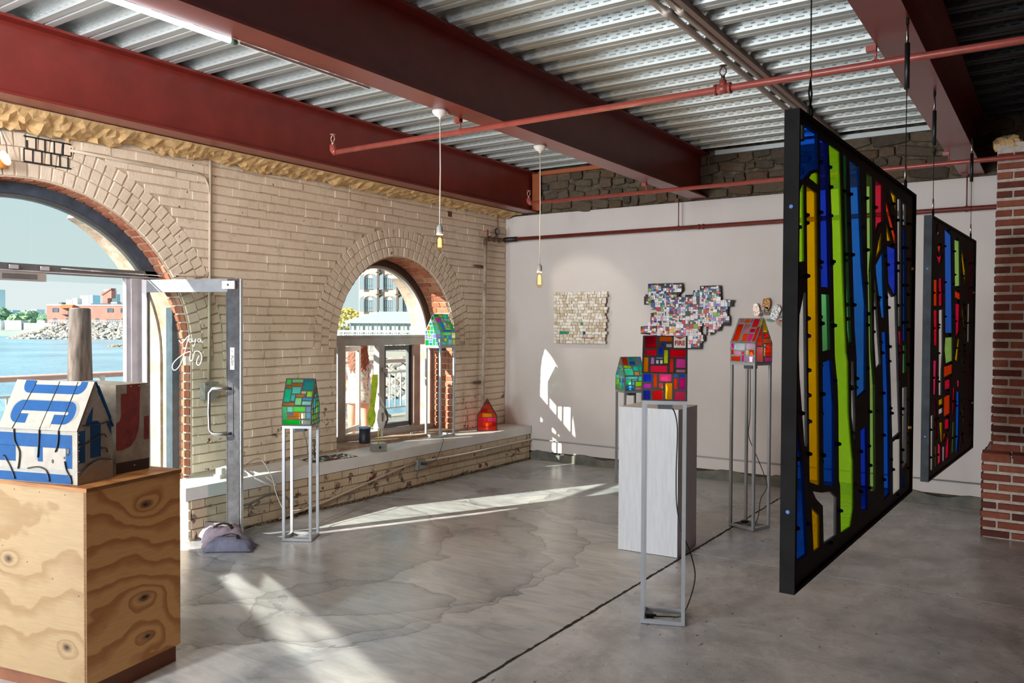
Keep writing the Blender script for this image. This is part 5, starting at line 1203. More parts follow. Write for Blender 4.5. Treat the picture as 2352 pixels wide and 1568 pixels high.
# little assemblage of crushed tins and glass bits
tk = empty('tin_assemblage', (-2.69, YF-.05, 1.92), 0, 'small wall piece of crushed patterned tins and glass bits beside the orange house', 'wall art')
MB().cbox((0, .03, 0), (.06, .03, .06)).build('mount', mat('mount_block', '8A7A68', .8), tk)
def tin(x, z, w_, h_, c, c2, rot, nm='crushed_tin'):
    g = MB(); rgt_ = random.Random(int((x+3)*1000)); pts = []
    for i in range(14):
        a = 2*math.pi*i/14; k = 1+rgt_.uniform(-.1, .1)
        ca_, sa_ = math.cos(a), math.sin(a); qx_ = math.copysign(abs(ca_)**.6, ca_)*w_/2*k; qz_ = math.copysign(abs(sa_)**.6, sa_)*h_/2*k
        pts.append((x+qx_*math.cos(rot)-qz_*math.sin(rot), z+qx_*math.sin(rot)+qz_*math.cos(rot)))
    g.prism([(p, -.012, q) for p, q in pts], (0, .02, 0)); m_ = NT('tin_'+c+c2)
    v = m_.n('ShaderNodeTexVoronoi'); v.inputs['Scale'].default_value = 70; m_.l(m_.pos(), v.inputs['Vector'])
    m_.principled(m_.ramp(v.outputs['Distance'], [(.3, c), (.42, c2)]), .3, .3, m_.bump(m_.noise(60, 3), .8, .01)); return g.build(nm, m_.mat, tk)
tin(-.11, .03, .075, .13, 'C63A2C', 'E9E2D2', .15); tin(.0, .10, .085, .12, 'D8AE5C', '8E5A28', -.03); tin(.10, .0, .09, .16, '23252C', 'D5D5D2', -.35); tin(.0, .035, .05, .045, 'D9D6D2', '4A4A50', 0)
rg = random.Random(41); bits = ['6FC4A8', '4F9FB8', 'E2D4BC', 'D9C8AE', 'E2703A', 'D04A5A', 'CFE0D6']
for k in range(26):
    o = MB().cbox((0, 0, 0), (rg.uniform(.014, .03), .006, rg.uniform(.012, .028))).build('glass_bit', gl(rg.choice(bits)), tk)
    o.location = (rg.uniform(-.13, .16), rg.uniform(-.004, .012), rg.uniform(-.10, .07)); o.rotation_euler = (0, rg.uniform(-.6, .6), 0)
mb = MB()
for k in range(5): mb.tube([(.10+.01*k, 0, -.08), (.11+.012*k, -.004, -.11-.01*k), (.115+.01*k, 0, -.13-.008*k)], .0018, 5)
mb.build('wire_tails', mat('orange_wire', 'D8622A', .5), tk)
# ================================================================ HANGING STAINED GLASS PANELS
P1 = """blue 0.078,1.465 0.224,1.465 0.241,1.348 0.171,1.332 0.101,1.295 0.032,1.276 0.028,1.4 0.08,1.41
clear 0.025,1.456 0.071,1.458 0.073,1.415 0.027,1.405
lime 0.031,1.24 0.066,1.27 0.087,1.275 0.103,1.031 0.039,1.025
lime 0.137,1.302 0.163,1.319 0.226,1.335 0.243,1.331 0.245,1.294
yellow 0.109,1.276 0.229,1.267 0.306,0.278 0.183,0.31
deepblue 0.255,1.455 0.349,1.455 0.408,0.96 0.292,0.958
green 0.295,0.934 0.391,0.935 0.418,0.741 0.319,0.736
blue 0.321,0.699 0.441,0.708 0.483,0.548 0.497,0.246 0.354,0.274
lime 0.366,1.454 0.514,1.454 0.571,1.158 0.605,0.973 0.66,0.728 0.683,0.696 0.704,0.493 0.765,0.327 0.778,0.304 0.788,0.106 0.75,0.05 0.594,0.055 0.577,0.235 0.559,0.259 0.537,0.533 0.522,0.613 0.481,0.716 0.426,1.166
green 0.56,1.457 0.604,1.454 0.611,1.324 0.653,1.082 0.717,0.765 0.683,0.739 0.651,0.814 0.605,1.185
clear 0.719,0.691 0.753,0.69 0.796,0.48 0.793,0.357 0.732,0.485
cyan 0.652,1.452 0.803,1.448 0.822,1.36 0.89,1.071 0.956,0.919 0.968,0.565 0.816,0.541 0.803,0.704 0.767,0.814 0.7,1.194
deepblue 0.883,0.408 0.998,0.419 1.031,0.066 0.913,0.082
olive 0.927,1.445 1.025,1.444 1.051,1.126 1.031,1.052 1.08,0.719 1.135,0.579 1.173,0.118 1.069,0.135 1.038,0.585 1.015,0.72 0.973,1.037 0.969,1.033
crimson 1.088,1.443 1.24,1.442 1.255,1.283 1.189,1.27 1.109,1.205
yellow 1.222,1.246 1.233,1.253 1.22,1.158 1.125,1.108 1.119,1.119 1.17,1.191
orange 1.304,1.431 1.35,1.38 1.546,1.251 1.549,1.211 1.497,1.211 1.31,1.335
yellow 1.38,1.44 1.525,1.43 1.531,1.346
yellow 1.313,1.297 1.436,1.216 1.335,1.207
cyan 1.261,1.23 1.287,1.039 1.331,0.866 1.246,0.865 1.129,1.046 1.116,1.083 1.239,1.145
deepblue 1.337,1.185 1.548,1.188 1.562,0.983 1.507,0.97 1.376,1.022
clear 1.092,1.033 1.115,1.022 1.247,0.664 1.15,0.642 1.107,0.775
blue 1.255,0.801 1.364,0.801 1.422,0.535 1.443,0.372 1.476,0.059 1.346,0.046 1.312,0.446
clear 1.363,1.001 1.477,0.962 1.556,0.972 1.589,0.814 1.697,0.318 1.508,0.304 1.459,0.558 1.438,0.65
grey 1.519,0.29 1.699,0.301 1.717,0.04 1.542,0.038
clear 1.551,1.421 1.633,1.429 1.668,0.829 1.61,0.828
clear 1.676,1.424 1.753,1.419 1.761,1.319 1.693,1.314
blue 1.705,1.297 1.765,1.3 1.808,0.757 1.736,0.757
pink 1.618,0.804 1.696,0.804 1.711,0.601 1.696,0.518 1.677,0.603
green 1.735,0.735 1.803,0.734 1.813,0.598 1.737,0.601
clear 1.732,0.53 1.846,0.53 1.874,0.145 1.761,0.127
amber 1.812,1.42 1.84,1.423 1.945,0.018 1.906,0.032
blue 1.756,0.096 1.821,0.104 1.826,0.03 1.76,0.04
yellow 0.21,0.223 0.306,0.177 0.315,0.064 0.24,0.066
blue 0.048,0.515 0.088,0.412 0.107,0.383 0.13,0.274 0.167,0.075 0.051,0.077
clear 0.22,0.274 0.328,0.251 0.449,0.236 0.525,0.203 0.528,0.061 0.363,0.066 0.346,0.202 0.262,0.241
yellow 0.786,0.046 0.808,0.083 0.816,0.051
clear 0.095,0.931 0.116,0.932 0.156,0.428 0.122,0.437 0.059,0.661 0.048,0.74 0.051,0.858
green 0.041,1 0.055,1.003 0.044,0.958"""
P2 = """white 0.239,1.557 0.285,1.592 0.332,1.566
orange 0.239,1.554 0.332,1.562 0.307,1.55 0.251,1.545
orange 0.245,1.476 0.407,1.494 0.372,1.444 0.296,1.445
crimson 0.203,1.455 0.241,1.438 0.317,1.414 0.404,1.435 0.432,1.464 0.446,1.446 0.396,1.381 0.305,1.375 0.228,1.413
crimson 0.187,1.566 0.209,1.614 0.259,1.626 0.223,1.576 0.211,1.542
orange 0.142,1.257 0.284,1.264 0.297,1.095 0.155,1.095
crimson 0.317,1.274 0.443,1.285 0.477,1.106 0.331,1.095
mixblue 0.499,1.618 0.779,1.597 0.853,1.151 0.881,0.921 0.58,0.922 0.562,1.143
olive 0.886,1.577 1.12,1.583 1.174,1.265 0.937,1.251
olive 0.583,0.889 0.884,0.891 0.907,0.725 0.618,0.712 0.561,0.809
orange 0.94,1.223 1.203,1.207 1.207,1.159 0.944,1.173
crimson 0.97,1.133 1.186,1.127 1.157,0.924 1.016,0.88
yellow 1.213,1.521 1.271,1.526 1.41,1.385 1.399,1.243 1.224,1.453
yellow 1.25,1.118 1.3,1.111 1.486,0.872 1.467,0.851 1.26,1.064
crimson 1.27,1.166 1.44,1.075 1.47,1.03 1.298,1.135
crimson 1.271,0.896 1.472,0.742 1.475,0.712 1.278,0.872
yellow 1.104,0.88 1.185,0.873 1.106,0.706 0.983,0.733
yellow 1.255,0.8 1.462,0.579 1.466,0.541 1.267,0.731
grey 1.528,1.141 1.618,1.143 1.62,0.848 1.535,0.849
crimson 1.573,1.547 1.658,1.562 1.697,1.176 1.61,1.173
crimson 1.668,0.8 1.738,0.701 1.715,0.493 1.666,0.496
crimson 1.673,0.48 1.717,0.477 1.726,0.102 1.671,0.108
red 0.157,1.066 0.299,1.068 0.317,0.843 0.185,0.841
pink 0.167,0.747 0.306,0.743 0.286,0.525 0.183,0.532
white 0.333,1.069 0.483,1.079 0.507,0.781 0.477,0.668 0.478,0.51 0.369,0.513
orange 0.547,0.693 0.909,0.702 0.915,0.637 0.553,0.618
crimson 0.587,0.597 0.821,0.604 0.827,0.536 0.592,0.535
pink 1.089,0.573 1.213,0.574 1.218,0.521 1.117,0.527
yellow 0.372,0.482 0.531,0.485 0.535,0.447 0.375,0.443
white 0.377,0.419 0.536,0.424 0.539,0.387 0.38,0.382
orange 0.563,0.487 0.83,0.498 0.842,0.359 0.574,0.352
crimson 0.609,0.331 0.801,0.328 0.808,0.257 0.614,0.262
orange 0.567,0.241 0.699,0.235 0.613,0.182 0.572,0.183
crimson 0.229,0.502 0.292,0.498 0.346,0.231 0.286,0.231
white 0.108,0.403 0.204,0.401 0.213,0.047 0.127,0.053
yellow 0.26,0.192 0.323,0.185 0.326,0.052 0.27,0.056
pink 0.359,0.209 0.493,0.171 0.503,0.057 0.372,0.047
yellow 0.407,0.331 0.533,0.323 0.544,0.189 0.476,0.193
grey 0.53,0.158 0.62,0.148 0.615,0.049 0.538,0.06
crimson 0.653,0.137 0.716,0.188 0.82,0.214 0.808,0.055 0.66,0.052
crimson 0.929,0.529 1.029,0.523 0.982,0.339 0.905,0.346
blue 1.068,0.498 1.221,0.482 1.226,0.169 1.179,0.047 1.076,0.053 1.068,0.292
olive 0.928,0.288 1.005,0.281 0.983,0.063 0.907,0.066
yellow 1.287,0.453 1.469,0.232 1.426,0.207 1.294,0.384
crimson 1.283,0.238 1.433,0.076 1.372,0.083
yellow 1.269,0.12 1.334,0.053 1.275,0.057"""
PC = dict(blue='1E62D0', deepblue='14309A', mixblue='3A6FD0', cyan='1F7FE0', lime='A6D62E', yellow='EFC400', green='4E8F5C', olive='5E7A40', crimson='C01840', red='DC1E38', orange='F0521E', pink='FF4F86', amber='B07A10', grey='7A7A78', white='F2F0EC', clear='F6F8F8')
PM = {k: stained('panel_'+k, c, {'grey': .3, 'lime': .7, 'yellow': .85}.get(k, .95), .05, .15) for k, c in PC.items()}
PM['clear'] = glass_clear('panel_clear', 'F4F6F6', .2); PM['white'] = stained('panel_white', 'F2F0EC', .8, .05, .2)
M_FR1 = mat('blackened_steel_frame', '1A1919', .7, 0, var=.35, scale=10, spec=.08); M_LEAD = mat('black_came', '0E0C0B', .6, 0, var=.3, scale=30, spec=.2)
def panel(near, far, z0, H, data, label, hooks, fr, th=.046):
    near, far = Vector((*near, z0)), Vector((*far, z0)); d = far-near; L = d.length
    t = empty('stained_glass_panel', near, math.atan2(d.y, d.x), label, 'stained glass panel', 'hanging stained glass panels')
    # local x along the panel, +y is the left side (away from the room centre), visible side is -y
    k = .012
    MB().box((0, 0, 0), (k, th, H)).build('frame_bar', fr, t); MB().box((L-k, 0, 0), (L, th, H)).build('frame_bar', fr, t)
    MB().box((k, 0, 0), (L-k, th, k)).build('frame_bar', fr, t); MB().box((k, 0, H-k), (L-k, th, H)).build('frame_bar', fr, t)
    Mx = frame3((0, .014, 0), (1, 0, 0), (0, 0, 1)); polys = []
    ps_ = [(ln.split()[0], [tuple(map(float, q.split(','))) for q in ln.split()[1:]]) for ln in data.split('\n')]
    us = [q[0] for _, p in ps_ for q in p]; vs_ = [q[1] for _, p in ps_ for q in p]
    su = (L-.06)/(max(us)-min(us)) if max(us) > L-.03 else 1; sv = min(1, (H-.06)/(max(vs_)-min(vs_))); u0 = min(us); v0 = min(vs_)
    holes = []
    for nm, p in ps_:
        q = [(max(.02, min(L-.02, (u-u0)*su+max(.03, u0))), max(.022, min(H-.022, (v-v0)*sv+max(.03, v0)))) for u, v in p]
        ar = sum(q[i][0]*q[(i+1) % len(q)][1]-q[(i+1) % len(q)][0]*q[i][1] for i in range(len(q)))
        if ar < 0: q = q[::-1]
        holes.append((nm, q))
    holed([(k, k), (L-k, k), (L-k, H-k), (k, H-k)], [q for _, q in holes], .010, Mx @ Matrix.Translation((0, 0, -.006))).build('lead_came', M_LEAD, t)
    for nm, q in holes:
        cx = sum(p[0] for p in q)/len(q); cy_ = sum(p[1] for p in q)/len(q)
        MB().prism([Mx @ Vector((x+(x-cx)*.01, y+(y-cy_)*.004, 0)) for x, y in q], Mx.to_3x3() @ Vector((0, 0, -.004))).build('glass_piece', PM[nm], t)
    # bolt heads beside the pieces
    bm_ = MB().lathe([(0, .012), (.005, .011), (.006, .007), (.0045, .006), (.0075, .005), (.0075, 0), (0, 0)], n=8).mesh('bolt', M_FR1)
    for nm, q in holes:
        for i in range(len(q)):
            a, b = Vector(q[i]), Vector(q[(i+1) % len(q)]); ln = (b-a).length
            for j in range(int(ln/.16)):
                p = a.lerp(b, (j+.5)/int(ln/.16)); nrm = Vector(((b-a).y, -(b-a).x)).normalized()*.010
                o = obj('bolt', bm_, t); o.matrix_local = Mx @ Matrix.Translation((p.x+nrm.x, p.y+nrm.y, .004))
    for x, z in ((.004, .12), (.004, H-.2), (L-.004, .3), (L-.004, H-.3)): pass
    # hanging gear
    for hx, ztop, kind in hooks:
        zt = ztop-z0; y = th/2
        g = MB(); g.tube([(hx+.018*math.cos(a), y, H+.03+.02*math.sin(a)) for a in (R(q) for q in range(0, 360, 30))], .005, 6, closed=True); g.cyl((hx, y, H-.01), (hx, y, H+.012), .006, 8); g.build('eye_bolt', M_FR1, t)
        if kind == 'wire':
            g = MB(); g.tube([(hx, y, H+.05), (hx+.016, y, H+.09), (hx, y, H+.13), (hx-.016, y, H+.09)], .0032, 6, closed=True); g.build('thimble', M_FR1, t)
            MB().tube([(hx, y, H+.13), (hx, y, zt)], .0022, 6).build('wire', M_FR1, t); MB().cyl((hx, y, H+.14), (hx, y, H+.165), .005, 6).build('ferrule', mat('copper_ferrule', '9A5A3A', .4, .6), t)
        else:
            g = MB(); g.tube([(hx+.011*math.cos(a), y, H+.085+.034*math.sin(a)) for a in (R(q) for q in range(0, 360, 30))], .004, 6, closed=True); g.build('chain_link', M_STEEL, t)
            MB().tube([(hx, y, H+.12), (hx, y, zt-.34)], .0022, 6).build('wire', M_FR1, t)
            g = MB(); g.tube([(hx, y, zt-.34), (hx, y, zt-.12)], .012, 8); g.build('turnbuckle', mat('dark_turnbuckle', '232526', .4, .5), t)
            g = MB(); g.tube([(hx+.014*math.cos(a), y, zt-.075+.045*math.sin(a)) for a in (R(q) for q in range(0, 360, 30))], .0045, 6, closed=True); g.build('carabiner', M_STEEL, t)
            MB().cyl((hx, y, zt-.03), (hx, y, zt), .008, 8).build('hook_bolt', M_FR1, t)
    for hz in (H*.17, H*.8): MB().cyl((-.0006, th*.5, hz), (.003, th*.5, hz), .006, 12).build('side_hole', mat('blue_daub', '2A5FA8', .5, var=0), t)
    for hz in (H*.22, H*.75): MB().cyl((L-.06, -.001, hz), (L-.06, .013, hz), .007, 12).build('white_plug', mat('white_plastic', 'E2E0DC'), t)
    return t
panel((-.66, 2.53), (-.60, 4.49), .935, 1.48, P1, 'big near stained glass panel with lime, yellow and blue glass in a black frame', ((.19, 3.76, 'wire'), (1.80, 3.243, 'chain')), M_FR1)
panel((-.66, 5.60), (-.56, 7.45), .80, 1.65, P2, 'far stained glass panel with crimson, orange and blue strips before the brick pillar', ((.16, 3.243, 'chain'), (1.72, 3.243, 'chain')), mat('grey_steel_frame', '3A4044', .65, 0, var=.4, scale=12, spec=.15))
# ================================================================ OUTSIDE: TERRACE, RAILING, WATER
M_DECK = mat('bleached_deck', 'A89F93', .8, var=.12, scale=4)
te = empty('terrace', kind='structure'); tag(te, 'pale paved terrace outside the arches')
for i in range(14): MB().box((-6.86-.305*(i+1)+.004, -12, -.2), (-6.86-.305*i-.004, 40, -.02)).build('deck_board', M_DECK, te)
MB().box((-11.3, -12, -1.2), (-6.7, 40, -.21)).build('terrace_bed', M_MORTAR, te)
M_RAILP = mat('pale_rail_paint', 'BEC0C2', .5, var=.06); M_RAILT = mat('mauve_pipe_rail', 'B79A93', .5, var=.08)
XR = -10.95
rl = empty('harbour_railing', (XR, 0, 0), 0, 'white harbour railing with slim balusters and a thick pipe handrail', 'railing')
MB().tube([(0, -6, 1.06), (0, 38, 1.06)], .04, 12).build('handrail', M_RAILT, rl)
MB().box((-.014, -6, .82), (.014, 38, .85)).build('top_rail', M_RAILP, rl); MB().box((-.014, -6, .12), (.014, 38, .15)).build('bottom_rail', M_RAILP, rl)
bme = MB().box((-.010, -.010, .15), (.010, .010, .82)).mesh('baluster', M_RAILP)
y = 3.0
while y < 24:
    o = obj('baluster', bme, rl); o.location = (0, y, 0); y += .16
pme = MB().prism([(-.02, 0, -.02), (.02, 0, -.02), (.02, 0, .86), (.06, 0, 1.05), (.02, 0, 1.06), (-.02, 0, .9)], (0, .06, 0)).mesh('post', M_RAILP)
y = 2.6
while y < 26:
    o = obj('post', pme, rl); o.location = (0, y, 0); y += 1.75
pi = empty('timber_piling', (-9.5, 5.07, 0), 0, 'weathered grey timber piling standing outside the doorway', 'piling')
rg = random.Random(3); g = MB(); n = 14; prof = ((-.2, .165), (.4, .155), (.9, .142), (1.4, .128), (1.93, .116))
vs = [((r_*(1+rg.uniform(-.05, .05)))*math.cos(2*math.pi*k/n), r_*(1+rg.uniform(-.05, .05))*math.sin(2*math.pi*k/n), z) for z, r_ in prof for k in range(n)]
g.add(vs, [(i*n+k, i*n+(k+1) % n, (i+1)*n+(k+1) % n, (i+1)*n+k) for i in range(4) for k in range(n)]+[tuple(range(4*n, 5*n))], 0, True)
g.build('shaft', mat('weathered_timber', '746A65', .85, var=.45, scale=7, col2='3E3836', stretch=(2.5, 2.5, .5), bump=.5, bscale=20), pi)
MB().lathe([(0, 1.945), (.100, 1.942), (.112, 1.925), (0, 1.925)], n=14).build('cap', mat('bleached_cap', '7E7772', .8), pi)
# water
t = NT('harbour_water'); nz = t.noise(.9, 4, .6, t.mapped((.5, .5, 1), (0, 0, R(30)))); n2 = t.noise(.06, 3, .5)
base = t.ramp(n2, [(.3, '4E849C'), (.7, '79A9BC')])
t.principled(base, .22, 0, t.bump(t.math('ADD', nz, t.math('MULTIPLY', t.noise(3.5, 3, .6), .4)), .9, .25), .5)
wa_ = MB(); wa_.box((-3000, -600, -3.6), (-11.4, 2600, -3.0)); tag(wa_.build('harbour_water', t.mat), 'blue rippled harbour water beyond the railing', kind='stuff')
# boulders below the railing
M_ROCK = [mat('pale_rock_a', 'B9B2A8', .9, var=.3, scale=3, bump=.4, bscale=8), mat('pale_rock_b', '8E8A86', .9, var=.3, scale=3, bump=.4, bscale=8), mat('pale_rock_c', 'A89888', .9, var=.35, scale=3, bump=.4, bscale=8)]
rg = random.Random(8)
RM = [MB().blob((0, 0, 0), 1, (1, 1, 1), 2, .16, rnd=rg).mesh('boulder', M_ROCK[i % 3]) for i in range(6)]
for k in range(8):
    o = obj('boulder', RM[k % 6]); s_ = rg.uniform(.5, .64); o.location = (XR-1.0-rg.uniform(0, 1.6), 9.8+k*1.35+rg.uniform(-.1, .1), -.62+rg.uniform(-.25, .12)); o.scale = (s_*1.1, s_*.95, s_*.75); o.rotation_euler = (rg.uniform(0, 3), rg.uniform(0, 3), rg.uniform(0, 3))
    tag(o, 'pale boulder heaped at the water edge behind the white railing', 'rock', 'boulders behind the railing')
bank = MB().prism([(XR-.35, 5, -.55), (XR-.35, 40, -.55), (XR-6, 40, -3.1), (XR-6, 5, -3.1)], (0, 0, -.3)); tag(bank.build('stone_bank', M_ROCK[1]), 'sloping stone bank under the boulders', kind='structure')
# ---- far side of the basin: depth direction helper in plan
def far(D, px, z):
    """plan point at depth D seen at lateral offset px (per unit depth) from the view axis"""
    return Vector((fwd.x, fwd.y, 0))*D+Vector((rgt.x, rgt.y, 0))*D*px+Vector((0, 0, z))
def lat(x): return (x-1176)/1868.7
# rock breakwater (one heap, far too many stones to count)
rg = random.Random(12); bw = MB()
A_, B_ = far(262, lat(20), -3), far(262, lat(360), -3); dv = (B_-A_); nv = Vector((fwd.x, fwd.y, 0))
for k in range(1500):
    u = rg.random(); v = rg.random(); edge = min(1, u*4.5)
    p = A_+dv*u+nv*(v*16)*edge; h = 5.4*v*edge+rg.uniform(-.25, .25)
    bw.blob((p.x, p.y, -3.1+h), rg.uniform(.35, .95), (1.2, 1, .75), 1, .25, mi=0 if rg.random() < .6 else (1 if rg.random() < .6 else 2), rnd=rg)
tag(bw.build('rock_breakwater', [mat('far_rock_a', '9C9A96', .9, var=.2, scale=.4), mat('far_rock_b', '6B726E', .9, var=.3, scale=.4), mat('far_rock_c', 'B8A898', .9, var=.2, scale=.4)]), 'long heap of grey riprap stones across the water', kind='stuff')
core = MB(); core.prism([A_+dv*.12+Vector((0, 0, -.4)), B_+Vector((0, 0, -.4)), B_+nv*17+Vector((0, 0, 5.0)), A_+dv*.2+nv*17+Vector((0, 0, 5.0))], (0, 0, -.6)); tag(core.build('breakwater_core', mat('far_rock_b', '6B726E')), 'dark slope under the riprap stones', kind='structure')
for x0, x1, lb_ in ((248, 290, 'low rocky islet with reddish weed breaking the water surface'), (286, 330, 'low green rocky islet at the edge of the door frame')):
    g = MB(); 
    for k in range(34):
        u = rg.random(); p = far(175, lat(x0+(x1-x0)*u), -3.0); g.blob((p.x, p.y, -3.0+rg.uniform(-.1, .35)*math.sin(math.pi*u)), rg.uniform(.2, .5), (1.4, 1, .6), 1, .25, rnd=rg)
    tag(g.build('rock_islet', mat('islet_'+str(x0), '8A7A60' if x0 == 248 else '76806A', .9, var=.3, scale=1)), lb_, 'rocks')
# land behind the breakwater with quay wall
g = MB(); g.prism([far(279, lat(54), 2.2), far(279, lat(420), 2.2), far(420, lat(420), 2.2), far(420, lat(54), 2.2)], (0, 0, -6)); tag(g.build('far_quay', mat('quay_concrete', '9A9A98', .9, var=.1, scale=.1)), 'grey quay with a concrete edge across the water', kind='structure')
g = MB()
for k in range(40): 
    p = far(278.5, lat(112+k*6), 2.2); g.bar(p, p+Vector((0, 0, 1.0)), .12)
g.bar(far(278.5, lat(112), 3.2), far(278.5, lat(350), 3.2), .12); g.bar(far(278.5, lat(112), 2.7), far(278.5, lat(350), 2.7), .1)
tag(g.build('quay_fence', mat('far_white_fence', 'D5D8D6', .6)), 'white fence along the far quay', 'fence')
# ---- red warehouse across the water
M_FBR = mat('far_red_brick', 'A87468', .9, var=.15, scale=.5); M_DKW = mat('far_window_dark', '46505A', .4, var=.1); M_FROOF = mat('far_roof_white', 'C9D3D6', .8, var=.08)
Dw = 288; rw = empty('harbour_warehouse', far(Dw, lat(108), 2.2), math.atan2(rgt.y, rgt.x)+R(-2), 'long low red brick warehouse with a tower across the water', 'building')
s_ = Dw/1868.7   # metres per picture unit at that depth
def wx(x): return (x-108)*s_
HW_ = 6.2
MB().box((0, 0, 0), (wx(400), 14, HW_)).build('wall', M_FBR, rw)
MB().box((-.1, -.15, HW_), (wx(400), 14, HW_+.4)).build('roof', M_FROOF, rw)
def win(x0, x1, z0, z1, arch=False, shut=True):
    t_ = MB(); P_ = [(wx(x0), -.08, z0), (wx(x1), -.08, z0), (wx(x1), -.08, z1)]
    if arch: 
        c = (wx(x0)+wx(x1))/2; r_ = (wx(x1)-wx(x0))/2; P_ += [(c+r_*math.cos(R(a)), -.08, z1+r_*.8*math.sin(R(a))) for a in range(20, 180, 20)]
    P_.append((wx(x0), -.08, z1)); t_.prism(P_, (0, .2, 0)); o = t_.build('window', M_DKW, rw)
    if shut:
        for a, b in ((x0-3.2, x0-.2), (x1+.2, x1+3.2)): MB().box((wx(a), -.14, z0), (wx(b), -.02, z1+.3)).build('shutter', mat('far_shutter', '3E5060', .7), o)
for x in (124, 252, 283): win(x, x+8, 3.9, 5.0, True)
for x0, x1 in ((122, 131), (152, 163), (221, 230), (282, 292)): win(x0, x1, 0, 1.3, True, False)
win(157, 167, 3.2, 5.0, False, False); win(247, 278, 0, 1.4, False, False)
aw = MB(); aw.prism([(wx(143), -.1, 5.3), (wx(171), -.1, 5.3), (wx(174), -.1, 6.5), (wx(146), -.1, 6.5)], (0, -1.2, 0)); aw.build('awning', mat('orange_awning', 'D8683C', .8), rw)
MB().box((wx(144), -1.0, 3.0), (wx(166), 0, 3.15)).build('balcony', M_DKW, rw)
for x0, x1, z0, z1, m_ in ((141, 156, .4, 2.2, 'grey'), (157, 168, .4, 2.7, 'white'), (125, 131, .4, 1.2, 'dark'), (247, 262, .4, 1.4, 'grey')): MB().box((wx(x0), 3, HW_+z0), (wx(x1), 6, HW_+z1)).build('roof_unit', mat('unit_'+m_, {'grey': '8E9496', 'white': 'CDD2D2', 'dark': '5A5E62'}[m_], .7), rw)
tw = MB(); tw.box((wx(224), 4, HW_), (wx(236), 7, HW_+5.2)); tw.box((wx(236), 4, HW_+2.8), (wx(245), 7, HW_+5.6)); tw.prism([(wx(219), 3.8, HW_+4.4), (wx(245), 3.8, HW_+6.4), (wx(245), 3.8, HW_+6.0), (wx(222), 3.8, HW_+3.8)], (0, 3.4, 0)); tw.build('tower', M_FBR, rw)
MB().box((wx(200), 3, HW_+.5), (wx(330), 3.2, HW_+.9)).build('roof_rail', M_DKW, rw)
# ---- skyline and trees
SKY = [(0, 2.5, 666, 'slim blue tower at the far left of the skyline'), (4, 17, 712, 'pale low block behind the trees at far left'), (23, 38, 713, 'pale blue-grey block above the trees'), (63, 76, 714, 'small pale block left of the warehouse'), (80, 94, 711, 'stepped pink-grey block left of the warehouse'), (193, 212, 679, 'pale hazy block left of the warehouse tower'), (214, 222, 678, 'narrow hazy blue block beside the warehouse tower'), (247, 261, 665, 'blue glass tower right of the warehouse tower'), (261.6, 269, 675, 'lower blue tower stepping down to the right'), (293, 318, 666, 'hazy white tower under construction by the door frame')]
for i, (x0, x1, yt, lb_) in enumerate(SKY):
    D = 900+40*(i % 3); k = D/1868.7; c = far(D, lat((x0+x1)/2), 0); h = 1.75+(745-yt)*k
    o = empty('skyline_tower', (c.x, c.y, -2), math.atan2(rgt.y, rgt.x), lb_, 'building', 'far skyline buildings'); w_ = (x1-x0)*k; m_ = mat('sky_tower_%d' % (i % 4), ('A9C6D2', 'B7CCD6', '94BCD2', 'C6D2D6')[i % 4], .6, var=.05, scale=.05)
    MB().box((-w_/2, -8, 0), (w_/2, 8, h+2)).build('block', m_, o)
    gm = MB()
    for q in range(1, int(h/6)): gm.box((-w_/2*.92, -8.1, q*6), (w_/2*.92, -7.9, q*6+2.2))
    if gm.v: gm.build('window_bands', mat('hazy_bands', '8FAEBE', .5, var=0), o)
def tree(c, r_, h, label, col, seed, n=240, leaf=.5, sub=1):
    rg = random.Random(seed); t_ = empty('tree', c, 0, label, 'tree', 'far trees')
    MB().tube([(0, 0, 0), (0, 0, h*.6)], [r_*.08, r_*.04], 6).build('trunk', mat('far_bark', '5A4E44', .9), t_)
    g = MB()
    for k in range(n):
        a = rg.uniform(0, 2*math.pi); q = rg.random()**.5; zz = rg.uniform(.25, 1); rr_ = r_*q*(math.sin(math.pi*min(1, .15+zz*.8)))
        g.blob((rr_*math.cos(a), rr_*math.sin(a), h*zz), leaf*rg.uniform(.6, 1.3), (1, 1, .8), 1, .3, rnd=rg)
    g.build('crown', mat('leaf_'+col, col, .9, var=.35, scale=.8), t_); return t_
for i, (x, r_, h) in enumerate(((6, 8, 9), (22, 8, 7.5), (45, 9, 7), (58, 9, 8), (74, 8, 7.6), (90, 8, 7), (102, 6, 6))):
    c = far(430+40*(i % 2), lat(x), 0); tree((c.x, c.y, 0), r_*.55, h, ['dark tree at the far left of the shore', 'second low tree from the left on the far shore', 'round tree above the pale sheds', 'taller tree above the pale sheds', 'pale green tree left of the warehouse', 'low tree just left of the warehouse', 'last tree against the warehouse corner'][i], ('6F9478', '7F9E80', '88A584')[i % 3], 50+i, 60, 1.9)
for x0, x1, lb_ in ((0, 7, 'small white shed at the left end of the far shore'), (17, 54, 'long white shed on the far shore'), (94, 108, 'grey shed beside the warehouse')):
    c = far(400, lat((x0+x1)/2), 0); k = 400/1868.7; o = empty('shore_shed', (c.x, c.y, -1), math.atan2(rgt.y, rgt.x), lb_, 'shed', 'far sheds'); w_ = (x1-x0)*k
    MB().box((-w_/2, -2, 0), (w_/2, 4, 4.2)).build('walls', mat('shed_white', 'C9D3D6', .8, var=.06), o); MB().box((-w_/2-.2, -2.2, 4.2), (w_/2+.2, 4.2, 4.6)).build('roof', mat('shed_roof', 'AFC0C4', .8), o)
